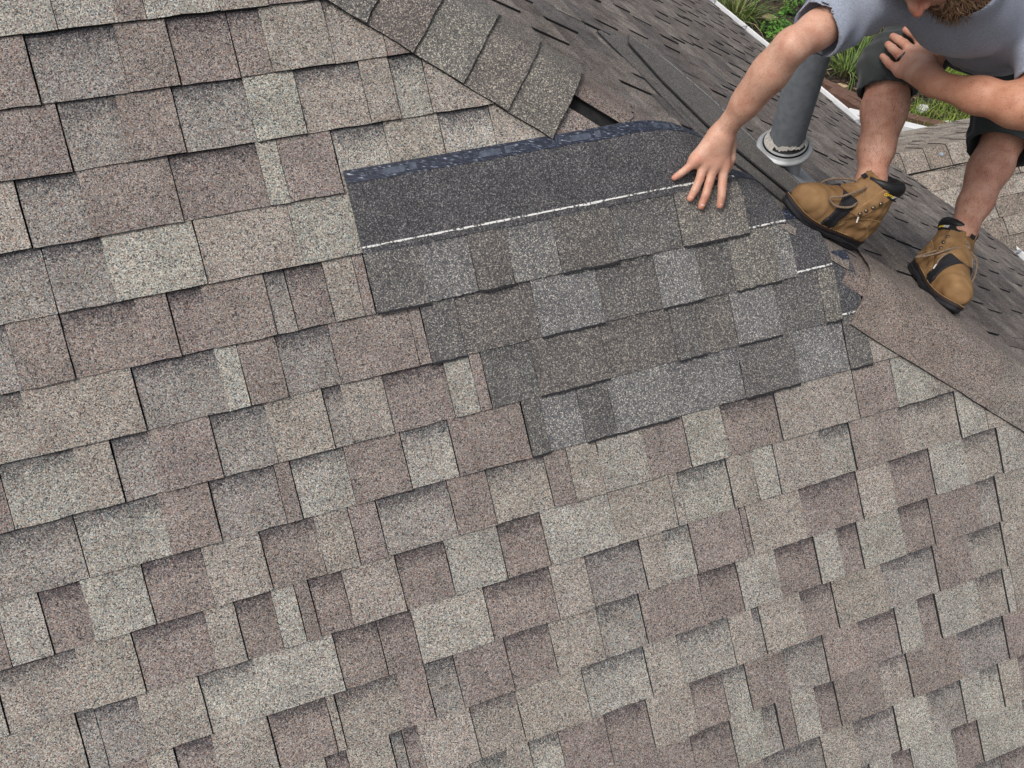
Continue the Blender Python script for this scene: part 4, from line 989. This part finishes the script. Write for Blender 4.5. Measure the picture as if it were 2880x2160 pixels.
redden(at(2455, 245, 2.28), .045, (.95, .66, .62)); redden(headC+fF*.115-fK*.026, .022, (1.0, .62, .56)); redden(headC+fF*.07-fK*.02-fS*.04, .03, (1.0, .82, .78))
legm = (bV@UP < 6-1.0); 
def seg_near(a, b, r): 
    t = np.clip(((bV-a)@(b-a))/((b-a)@(b-a)), 0, 1); return np.linalg.norm(bV-a-t[:, None]*(b-a), axis=1) < r
arm_shade = seg_near(elL, wrL, .075) | seg_near(elL, shL, .08)
tone[arm_shade, :3] *= (.90, .78, .70)  # shade under the trunk, painted into the left arm's skin colour
for a, b in ((kneeR, ankR), (kneeL, ankL)): tone[seg_near(a, b, .10), :3] *= (.97, .90, .87)
mk('body', bV, bF, M_SKIN, person, smooth=True, attr=tone)
# finger nails
M_NAIL = plain('fingernail', (.62, .40, .34), .35, (.68, .48, .42), 200, spec=.5)
for c, d, up, r in nails:
    s = np.cross(up, d); V = []; nn, mm = 8, 4
    for i in range(mm+1):
        for k in range(nn):
            th = math.pi*.5*i/mm; a = 2*math.pi*k/nn; V.append(c+d*(.0062*math.sin(th)*math.cos(a))+s*(r*.66*math.sin(th)*math.sin(a))+up*(.0022*math.cos(th)+.0004))
    mk('fingernail', V, [[i*nn+k, i*nn+(k+1) % nn, (i+1)*nn+(k+1) % nn, (i+1)*nn+k] for i in range(mm) for k in range(nn)], M_NAIL, person, smooth=True)
# ring and small triangle tattoo on the left ring finger
m_, p_ = LJ(LM['ring'], -.042), LJ(LP['ring'], -.036); d = nrm(p_-m_); rc_ = lerp(m_, p_, .52); x, y, _ = frame(d); V = []; nn = 32
prof = [(-.0048, .0142), (-.0038, .0162), (.0038, .0162), (.0048, .0142)]
for (z, r) in prof:
    for a in np.linspace(0, 2*math.pi, nn, endpoint=False): V.append(rc_+d*z+(x*math.cos(a)+y*math.sin(a))*r)
mk('ring', V, [[i*nn+k, i*nn+(k+1) % nn, (i+1)*nn+(k+1) % nn, (i+1)*nn+k] for i in range(3) for k in range(nn)], plain('dark_steel', (.06, .06, .065), .25, metal=1.), person, smooth=True, label='dark ring with a bright stripe on the left hand')
t0 = lerp(m_, p_, .24)-vdir*.0142; s = nrm(np.cross(d, vdir))
mk('tattoo', [t0+d*.006, t0-d*.004+s*.007+vdir*.001, t0-d*.004-s*.007+vdir*.001], [[0, 1, 2]], plain('ink', (.05, .055, .06), .6), person)
# hairs on shins and forearms
M_HAIR = plain('body_hair', (.035, .022, .015), .6)
bN = vnormals(bV, bF); cen = bV[bF].mean(1); cn = bN[bF].mean(1)
def hairs(a, b, r, n, ln, t0=0., t1=1., wd=.00042):
    t = ((cen-a)@(b-a))/((b-a)@(b-a)); dist = np.linalg.norm(cen-a-np.clip(t, 0, 1)[:, None]*(b-a), axis=1)
    ids = np.where((dist < r) & (t > t0) & (t < t1) & (((CAM-cen)*cn).sum(1) > -.5))[0]
    mb = MB(); ax = nrm(b-a)
    for i in RNG.choice(ids, min(n, len(ids)*3)):
        p = cen[i]+RNG.normal(0, .0012, 3); nn = nrm(cn[i]); tg = nrm(ax-nn*(ax@nn)+RNG.normal(0, .38, 3)); tg = nrm(tg-nn*(tg@nn)); sd = np.cross(nn, tg); L = ln*random.uniform(.5, 1.2)
        q = p+tg*L*.55+nn*L*.16; e = p+tg*L+nn*L*.14+sd*RNG.normal(0, .002)
        mb.add([p-sd*wd, p+sd*wd, q+sd*wd*.8, q-sd*wd*.8, e], [[0, 1, 2, 3], [3, 2, 4]])
    return mb
for a, b in ((kneeR, ankR), (kneeL, ankL)): hairs(a, b, .10, 1700, .011, .08, .97, .0002).build('leg_hair', M_HAIR, person, kind='stuff')
M_HAIR2 = plain('fair_hair', (.22, .13, .07), .6)
hairs(elR, wrR, .07, 500, .008, 0, .95, .00018).build('arm_hair', M_HAIR2, person, kind='stuff'); hairs(elL, wrL, .07, 350, .008, 0, .95, .00018).build('arm_hair', M_HAIR, person, kind='stuff')
# beard and hair
be = Field(headC-.22, headC+.22, .004)
be.ell(headC+fF*.050-fK*.098, HA, (.060, .056, .052), .03); be.ell(headC+fF*.020-fK*.075, HA, (.062, .066, .050), .03)
for sgn in (-1, 1): be.ell(headC+fF*.010-fK*.045+fS*sgn*.056, HA, (.034, .018, .050), .02)
be.ell(headC+fF*.076-fK*.052, HA, (.020, .034, .010), .01)
be.ell(headC+fF*.10-fK*.069, HA, (.010, .018, .005), .006, 's')
be.ripple(lambda P: (.0035*np.sin(P[0]*230+P[1]*170)*np.sin(P[2]*260)).astype(np.float32))
V, F = be.mesh(); M_BEARD = plain('dark_brown_beard', (.045, .026, .016), .75, (.10, .058, .032), 180, bump=.5)
bo = mk('beard', V, F, M_BEARD, person, smooth=True)
nV = vnormals(V, F); mb = MB(); dirb = nrm(-fK*.8+fF*.3)
for i in RNG.choice(len(V), 5200):
    p = V[i]; n = nV[i]; tg = nrm(dirb*.7+n*.65+RNG.normal(0, .45, 3)); sd = nrm(np.cross(tg, n+RNG.normal(0, .2, 3))); L = random.uniform(.008, .024); w = .0005
    q = p+tg*L*.5+sd*RNG.normal(0, .002); e = p+tg*L+sd*RNG.normal(0, .005); mb.add([p-sd*w, p+sd*w, q+sd*w, q-sd*w, e], [[0, 1, 2, 3], [3, 2, 4]])
mb.build('beard_hair', plain('brown_hair', (.10, .055, .03), .5, (.19, .11, .06), 90), bo, kind='stuff')
hr = Field(headC-.24, headC+.24, .004)
hr.ell(headC-fF*.022+fK*.030, HA, (.100, .085, .100), .02); hr.clip(headC+fF*.045, nrm(fF*.9-fK*.35)); hr.ripple(lambda P: (.003*np.sin(P[0]*190)*np.sin(P[1]*210+P[2]*150)).astype(np.float32))
V, F = hr.mesh(); mk('hair', V, F, M_BEARD, person, smooth=True)
mb = MB()                                                # lashes and brows
for sgn in (-1, 1):
    P = [headC+fF*(.0905-.010*abs(t))+fK*(.002-.004*(1-t*t))+fS*(sgn*.033+t*.015) for t in np.linspace(-1, 1, 7)]; mb.add(*tube_vf(P, .0016, 5))
    P = [headC+fF*(.0915-.012*max(0, t))+fK*(.034-.004*t*t)+fS*sgn*(.030+t*.020) for t in np.linspace(-1, 1, 7)]; mb.add(*tube_vf(P, [.002, .0035, .004, .004, .0035, .0028, .0015], 6))
mb.build('brows_and_lashes', M_BEARD, person, kind='stuff')

# ------------------------------------------------------------------ clothing
def cloth_mat(name, c1, c2, sc=260, stretch=(1, 1, 1), rough=.9, c3=None):
    m, t, b = mat(name); g = N(t, 'ShaderNodeNewGeometry'); mp = N(t, 'ShaderNodeMapping'); mp.inputs['Scale'].default_value = stretch; t.links.new(g.outputs['Position'], mp.inputs[0])
    a = N(t, 'ShaderNodeTexNoise'); a.inputs['Scale'].default_value = sc; a.inputs['Detail'].default_value = 4; t.links.new(mp.outputs[0], a.inputs['Vector'])
    r = ramp(t, [(.35, c1), (.65, c2)]); t.links.new(a.outputs[0], r.inputs[0]); t.links.new(r.outputs[0], b.inputs['Base Color']); b.inputs['Roughness'].default_value = rough; b.inputs['Specular IOR Level'].default_value = .15
    try: b.inputs['Sheen Weight'].default_value = .15
    except Exception: pass
    bp = N(t, 'ShaderNodeBump'); bp.inputs['Strength'].default_value = .25; bp.inputs['Distance'].default_value = .001; t.links.new(a.outputs[0], bp.inputs['Height']); t.links.new(bp.outputs[0], b.inputs['Normal'])
    return m
M_SHIRT = cloth_mat('heather_grey_jersey', (.195, .222, .285), (.315, .345, .415), 260, (1, 1, 3)); M_SHORT = cloth_mat('charcoal_twill', (.030, .035, .035), (.046, .051, .050), 500)
sh = Field(np.minimum(np.minimum(shR, shL), hipM)-.30, np.maximum(np.maximum(shR, shL), hipM)+.30, .0035)
sh.chain([lerp(hipM, belly, .2), belly, chest, (shR+shL)/2], [.135, .138, .130, .105], .06); sh.cone(shR, shL, .075, .080, .06)
fr = nrm(np.cross(lat, (shR+shL)/2-hipM)); fr = fr if fr@(CAM-chest) > 0 else -fr
sh.ell(lerp(belly, chest, .35)+fr*.02+lat*.03, [lat, fr, np.cross(lat, fr)], (.11, .10, .14), .06)
slR, slL = lerp(shR, elR, .80), lerp(shL, elL, .70)
sh.cone(shR, slR, .076, .066, .04); sh.cone(shL, slL, .074, .068, .04)
ax_t = nrm((shR+shL)/2-hipM)
sh.ripple(lambda P: (.0055*np.sin((P[0]*lat[0]+P[1]*lat[1]+P[2]*lat[2])*52+6*np.sin((P[0]*ax_t[0]+P[1]*ax_t[1]+P[2]*ax_t[2])*9))*(.5+.5*np.sin(P[2]*23+P[0]*11)) + .003*np.sin(P[0]*75+P[2]*60)*np.sin(P[1]*50)).astype(np.float32))
dR, dL = nrm(slR-shR), nrm(slL-shL)
def cut_sleeve(F_, end, d, r):                           # flat hem, then hollow it out
    def f(P):
        x = [P[i]-end[i] for i in range(3)]; t = x[0]*d[0]+x[1]*d[1]+x[2]*d[2]; q = np.sqrt(np.maximum(x[0]**2+x[1]**2+x[2]**2-t*t, 0))
        return np.maximum(np.maximum(-t, q-.14), t-.2)
    F_.add(f, end-.22, end+.22, 0, 's')
    F_.cone(end-d*.012, end+d*.05, r, r*.94, .004, 's')
cut_sleeve(sh, slR-dR*.015, dR, .060); cut_sleeve(sh, slL-dL*.015, dL, .0615)
hemP = lerp(hipM, belly, .05); sh.clip(hemP, -ax_t)
nk = nrm(neck-(shR+shL)/2); sh.cone((shR+shL)/2, neck+nk*.05, .112, .078, .05); sh.cone(neck+nk*.05, neck+nk*.14, .060, .07, .006, 's')
V, F = sh.mesh(); V = smoothV(V, F, 4); mk('t_shirt', V, F, M_SHIRT, person, smooth=True, label='heather grey short-sleeved t-shirt')
V, F = st.mesh(); V = smoothV(V, F, 4); mk('shorts', V, F, M_SHORT, person, smooth=True, label='dark charcoal knee-length shorts')

# ------------------------------------------------------------------ work boots (local axes: x to the toe, y left, z up)
M_LEATH = plain('tan_nubuck', (.17, .092, .036), .72, (.28, .165, .075), 22, bump=.35, detail=7)
M_SOLE = plain('black_rubber_sole', (.011, .011, .013), .5, (.020, .020, .024), 40)
M_WELT = plain('dark_brown_welt', (.035, .018, .013), .6); M_STITCH = plain('tan_thread', (.50, .33, .15), .8); M_STRAP = plain('black_webbing', (.010, .010, .012), .75, (.022, .022, .026), 400, stretch=(1, 1, 1), bump=.4)
M_PAD = plain('black_padded_collar', (.010, .010, .011), .45, (.018, .018, .02), 25); M_LACE = plain('brown_lace', (.10, .068, .045), .8, (.30, .22, .16), 420); M_EYE = plain('antique_metal', (.16, .13, .10), .35, metal=.9)
M_YEL = plain('yellow_print', (.75, .50, .03), .6); M_WHT = plain('white_print', (.75, .75, .75), .6); M_TIP = plain('lace_tip', (.6, .58, .55), .4)
BL = .305
def outline(off=0., n=44):
    P = []
    for a in np.linspace(0, 2*math.pi, n, endpoint=False):
        c, s = math.cos(a), math.sin(a); x = BL/2+(BL/2+off)*math.copysign(abs(c)**.82, c)
        f = np.clip(x/BL, 0, 1); w = np.interp(f, [0, .08, .25, .42, .6, .74, .88, 1], [.034, .037, .038, .037, .046, .051, .047, .036])+off
        P.append((x, w*math.copysign(abs(s)**.75, s)+.004*math.sin(f*3.1)))
    return P
def zb(x): f = x/BL; return .016*max(0, (f-.70)/.30)**2 + (.004 if .27 < f < .5 else 0)
def zt(x): f = x/BL; return .040-.012*np.clip((f-.15)/.4, 0, 1)+.016*max(0, (f-.72)/.28)**2
def boot_upper(lean):
    F_ = Field((-.06, -.11, .0), (.34, .11, .27), .003)
    I3 = np.eye(3)
    F_.ell((.232, .004, .060), I3, (.068, .047, .043), .02)
    F_.chain([(.215, .003, .066), (.165, .002, .082), (.120, 0, .108), (.09, 0, .13)], [.040, .042, .047, .050], .03)
    F_.cone((.20, .003, .04), (.05, 0, .04), .044, .036, .02)
    F_.ell((.052, 0, .072), I3, (.054, .038, .062), .02)
    top = np.array([.072, 0, .105])+lean*.085
    F_.cone((.072, 0, .105), top+lean*.03, .050, .053, .03)
    F_.ripple(lambda P: (.0016*np.sin(P[2]*150+P[0]*70)*np.exp(-((P[0]-.09)**2)/.004)+.0008*np.sin(P[0]*210+P[1]*160)).astype(np.float32))
    return F_, top
def build_boot(o, A, leg_dir, mirror, loops):
    lean = leg_dir@A.T; lean = lean/lean[2]; lean = nrm(np.array([np.clip(lean[0], -.5, .75), np.clip(lean[1], -.16, .16), 1.]))
    print('lean', lean)
    W_ = lambda P: o+(np.asarray(P, float)*np.array([1, -1 if mirror else 1, 1]) if mirror else np.asarray(P, float))@A
    if mirror: lean = lean*np.array([1, -1, 1])
    F_, top = boot_upper(lean)
    base = F_.d.copy()
    sl, P = F_.box(F_.lo, F_.lo+F_.h*(F_.n-1))
    zt_ = np.vectorize(zt)(np.clip(P[0], 0, BL))-.004
    tp = (P[0]-top[0])*lean[0]+(P[1]-top[1])*lean[1]+(P[2]-top[2])*lean[2]
    front = np.clip((P[0]-top[0])/.05, -1, 1)
    F_.d = np.maximum(np.maximum(base, zt_-P[2]), tp-.018*np.maximum(front, 0)+.004).astype(np.float32)
    V, F = F_.mesh(); bt = mk('boot', W_(V), F, M_LEATH, person, smooth=True, label='tan nubuck work boot with black sole and black strap')
    # hollow look: dark lining disc under the collar
    def shell(t_in, t_out, cond, name, m):
        F_.d = np.maximum(np.maximum(base-t_out, -(base-t_in)), cond).astype(np.float32); V, F = F_.mesh(); return mk(name, W_(V), F, m, bt, smooth=True)
    # strap over the instep
    c = np.maximum(np.maximum(np.abs((P[0]-.176)+(P[2]-.06)*.10)-.019, P[2]-.128), zt_+.004-P[2])+0*P[1]; shell(-.004, .0048, c, 'strap', M_STRAP)
    c = np.maximum(np.maximum(np.abs((P[0]-.176)+(P[2]-.06)*.10)-.021, np.abs(P[2]-.046)-.009), .02-np.abs(P[1])); shell(-.004, .0075, c, 'buckle', M_PAD)
    # dark label under the collar at the sides
    c = np.maximum(np.maximum(np.abs(tp+.018)-.0105, P[0]-.090), .006-np.abs(P[1])); shell(-.005, .0032, c, 'label_patch', M_STRAP)
    # eyelet stay: raised leather band beside the lacing
    c = np.maximum(np.maximum(np.abs(P[0]-.118+(P[2]-.12)*.55)-.020, .016-np.abs(P[1])), np.maximum(.092-P[2], tp-.0)); setp(shell(-.005, .0030, c, 'eyelet_stay', M_LEATH), kind='stuff')
    # heel counter seam and toe-cap seam, stitched
    mb = MB()
    def surf(x, z, sgn, off=.001):                       # push a side point out to the leather
        y = 0.0
        for y in np.arange(.085, 0, -.001):
            i = ((np.array([x, y*sgn, z])-F_.lo)/F_.h).round().astype(int)
            i = np.clip(i, 0, F_.n-1)
            if base[tuple(i)] < off: break
        return np.array([x, y*sgn, z])
    for sgn in (1, -1):
        for path in ([(.02, .052), (.045, .070), (.075, .085), (.11, .078), (.145, .058)], [(.14, .050), (.118, .080), (.098, .098), (.07, .108), (.03, .112)], [(.098, .125), (.09, .15), (.088, .17)]):
            Q = catmull([(a, 0, b) for a, b in path], 14)
            for i in range(0, len(Q)-1, 2): mb.add(*tube_vf([surf(Q[i][0], Q[i][2], sgn), surf(Q[i+1][0]*.8+Q[i][0]*.2, Q[i+1][2]*.8+Q[i][2]*.2, sgn)], .0008, 4))
    mb.V = [W_(v) for v in mb.V]; mb.build('seam_stitching', M_STITCH, bt, kind='stuff')
    # sole: thick wedge with a moulded wave, welt, stitching
    so_ = MB(); O0, O1, O2_ = outline(-.004), outline(.003), outline(.001); n = len(O0); V = []
    for (OO, zf) in ((O0, lambda x: zb(x)), (O1, lambda x: zb(x)+.006), (O1, lambda x: zb(x)*.5+zt(x)*.5-.002), (O2_, lambda x: zb(x)*.45+zt(x)*.55), (O1, lambda x: zt(x)-.010), (O1, lambda x: zt(x)-.006)): V += [(x, y, zf(np.clip(x, 0, BL))) for x, y in OO]
    L_ = 6; F = [[i*n+k, i*n+(k+1) % n, (i+1)*n+(k+1) % n, (i+1)*n+k] for i in range(L_-1) for k in range(n)]+[list(range(n))[::-1], [(L_-1)*n+k for k in range(n)]]
    so_.add(W_(V), F); sole = so_.build('sole', M_SOLE, bt)
    we = MB(); O3 = outline(.0045); V = [];
    for (OO, zf) in ((O3, lambda x: zt(x)-.0065), (O3, lambda x: zt(x)-.001), (outline(-.006), lambda x: zt(x)+.001)): V += [(x, y, zf(np.clip(x, 0, BL))) for x, y in OO]
    we.add(W_(V), [[i*n+k, i*n+(k+1) % n, (i+1)*n+(k+1) % n, (i+1)*n+k] for i in range(2) for k in range(n)]); we.build('welt', M_WELT, sole if False else bt)
    sb = MB(); OO = outline(.0015, 150)
    for k in range(0, 150):
        (x0, y0), (x1, y1) = OO[k], OO[(k+1) % 150]; x1, y1 = x0+(x1-x0)*.6, y0+(y1-y0)*.6
        sb.add(W_(tube_vf([(x0, y0, zt(np.clip(x0, 0, BL))+.0005), (x1, y1, zt(np.clip(x1, 0, BL))+.0005)], .0009, 4)[0]), tube_vf([(0, 0, 0), (1, 0, 0)], .1, 4)[1])
    sb.build('welt_stitching', M_STITCH, bt, kind='stuff')
    wv = MB()
    for sgn in (1, -1):
        P_ = catmull([(x, 0, z) for x, z in ((.02, .016), (.06, .020), (.10, .013), (.14, .010), (.20, .014), (.26, .020))], 8); Q = []
        for q in P_:
            f = q[0]/BL; w = np.interp(f, [0, .08, .25, .42, .6, .74, .88, 1], [.034, .037, .038, .037, .046, .051, .047, .036])+.0028; Q.append((q[0], sgn*w+.004*math.sin(f*3.1), q[2]))
        v, f = tube_vf(Q, .0016, 5); wv.add(W_(v), f)
    wv.build('sole_rib', M_PAD, bt, kind='stuff')
    # padded collar: ring, thicker at the back
    x, y, d = frame(lean); x = nrm(np.array([1, 0, 0])-lean*lean[0]); y = np.cross(lean, x); V = []; nn, mm = 36, 10
    for k in range(nn):
        a = 2*math.pi*k/nn; ca, sa = math.cos(a), math.sin(a); bk = .5-.5*ca; R = .050; tr = .0065+.0115*bk
        cpt = top+lean*(-.002+.004*bk)+x*ca*R+y*sa*(R*.98)
        for q in range(mm):
            b = 2*math.pi*q/mm; V.append(cpt+(x*ca+y*sa)*math.cos(b)*tr+lean*math.sin(b)*tr*1.25)
    F = [[k*mm+q, k*mm+(q+1) % mm, ((k+1) % nn)*mm+(q+1) % mm, ((k+1) % nn)*mm+q] for k in range(nn) for q in range(mm)]
    mk('padded_collar', W_(V), F, M_PAD, bt, smooth=True)
    # tongue
    V = []; rows = 9; cols = 7
    for i in range(rows):
        f = i/(rows-1); c0 = np.array([.150-.045*f, 0, .105+.05*f])*(1-max(0, f-.6)/.4)+(top+lean*.032+x*.052)*(max(0, f-.6)/.4)
        c0 = lerp(np.array([.152, 0, .104]), top+lean*.016+x*.047, f)+np.array([.006, 0, .010])*math.sin(f*3.1)
        for j in range(cols): g = (j/(cols-1)-.5)*2; V.append(c0+np.array([-.016*g*g, g*(.026+.008*f), -.004*g*g]))
    k0 = len(V); V += [v-np.array([.005, 0, .003]) for v in V]
    F = [[i*cols+j, i*cols+j+1, (i+1)*cols+j+1, (i+1)*cols+j] for i in range(rows-1) for j in range(cols-1)]; F += [[k0+q for q in f[::-1]] for f in F]
    rg = list(range(cols))+[i*cols+cols-1 for i in range(1, rows)]+[(rows-1)*cols+j for j in range(cols-2, -1, -1)]+[i*cols for i in range(rows-2, 0, -1)]
    F += [[rg[a], rg[(a+1) % len(rg)], k0+rg[(a+1) % len(rg)], k0+rg[a]] for a in range(len(rg))]
    mk('tongue', W_(V), F, M_LEATH, bt, smooth=True)
    tg = MB(); c0 = lerp(np.array([.152, 0, .104]), top+lean*.016+x*.047, .70)+np.array([.0085, 0, .0105]); tg.add(W_(box_vf(c0, [np.array([0, 1., 0]), nrm(np.array([-.5, 0, .85])), nrm(np.array([.85, 0, .5]))], .009, .006, .001)[0]), box_vf((0, 0, 0), np.eye(3), 1, 1, 1)[1]); tgo = tg.build('tongue_badge', M_STRAP, bt)
    # eyelets
    rows_ = [(.135, .104), (.124, .118), (.113, .134), (.103, .152)]
    for (ex, ez) in rows_:
        for sgn in (1, -1):
            p = surf(ex-.010, ez, sgn, .0032); e = MB(); nrm_ = nrm(np.array([.45, sgn*.8, .4])); v, f = tube_vf([p-nrm_*.001, p+nrm_*.0045, p+nrm_*.006], [.0055, .0052, .003], 12); e.add(W_(v), f); e.build('eyelet', M_EYE, bt, smooth=True)
    # laces: rungs across the tongue, bow loops, tails
    la = MB(); LR = .0031
    for i, (ex, ez) in enumerate(rows_):
        ex2, ez2 = rows_[min(i+1, 3)]
        for sgn in (1, -1): v, f = tube_vf(W_(catmull([(ex-.008, sgn*.036, ez+.004), (ex+.016, 0, ez+.020), (ex2-.008, -sgn*.036, ez2+.006)], 6)), LR, 6); la.add(v, f)
    kn = np.array([.128, 0, .160]); 
    v, f = tube_vf(W_(catmull([kn+(-.004, -.012, 0), kn+(.006, 0, .004), kn+(-.004, .012, 0)], 5)), .0065, 7); la.add(v, f)
    la.build('laces', M_LACE, bt, smooth=True)
    for lp in loops:
        v, f = tube_vf(W_(catmull([kn]+[np.array(q) for q in lp[0]], 9)), LR*1.05, 7); q = MB(); q.add(v, f); lo_ = q.build('lace_loop', M_LACE, bt, smooth=True)
        if lp[1]:
            e = np.array(lp[0][-1]); dd = nrm(e-np.array(lp[0][-2])); v, f = tube_vf(W_([e, e+dd*.016]), .0021, 6); q = MB(); q.add(v, f); q.build('lace_tip', M_TIP, bt)
    # pull tab at the heel
    pt = MB(); c0 = top-x*.056+lean*(-.008); v, f = tube_vf(W_(catmull([c0+lean*.004, c0-x*.016+lean*.010, c0-x*.018-lean*.006, c0-lean*.010], 6)), .0042, 6); pt.add(v, f); pt.build('pull_tab', M_LEATH, bt, smooth=True)
    # lettering on the label, reading from toe to heel, on the left side
    sgn = -1 if mirror else 1
    for txt, m_, off in (('COUGAR', M_YEL, .0), ('PAWS', M_WHT, .031)):
        cu = bpy.data.curves.new('lettering', 'FONT'); cu.body = txt; cu.size = .0105; cu.shear = .35; cu.extrude = .0002; cu.offset = .0003
        tmp = bpy.data.objects.new('lettering', cu); COL.objects.link(tmp); dg = bpy.context.evaluated_depsgraph_get(); me = bpy.data.meshes.new_from_object(tmp.evaluated_get(dg))
        VV = np.array([v.co[:] for v in me.vertices]); FF = [list(p.vertices) for p in me.polygons]; bpy.data.objects.remove(tmp); wtx = VV[:, 0].max()
        # lay the flat letters round the side of the shaft
        out = []
        for (a, b, c) in VV:
            s_ = (a*.78+off); s_ = .056-s_ if mirror else s_; ang = math.radians(72)+s_/.058
            out.append(top-lean*.0225+lean*b*1.0+x*math.cos(ang)*(.0568+c)+y*math.sin(ang)*(.0568+c))
        mk('lettering', W_(out), FF, m_, bt, kind='stuff')
    return bt
R_loops = [([(.150, .030, .158), (.205, .052, .118), (.232, .052, .098), (.205, .060, .090), (.160, .058, .112), (.132, .012, .150)], False),
           ([(.150, -.030, .155), (.185, -.055, .125), (.200, -.060, .100), (.165, -.058, .105), (.130, -.012, .150)], False),
           ([(.140, .032, .145), (.128, .050, .120), (.122, .060, .096)], True), ([(.146, -.030, .145), (.150, -.058, .105), (.160, -.064, .07)], True)]
L_loops = [([(.140, -.045, .140), (.135, -.075, .095), (.120, -.098, .060), (.105, -.085, .065), (.112, -.045, .120), (.126, -.008, .150)], False),
           ([(.150, .040, .150), (.165, .066, .115), (.175, .072, .085), (.160, .074, .080), (.140, .055, .125), (.128, .010, .152)], False),
           ([(.155, .030, .140), (.190, .070, .070), (.200, .090, .03), (.180, .098, .02)], True), ([(.140, -.040, .135), (.150, -.058, .100), (.160, -.060, .080)], True)]
build_boot(bRo, bRx, nrm(kneeR-ankR), False, R_loops)
build_boot(bLo, bLx, nrm(kneeL-ankL), True, [([(a, -b, c) for a, b, c in l[0]], l[1]) for l in L_loops])
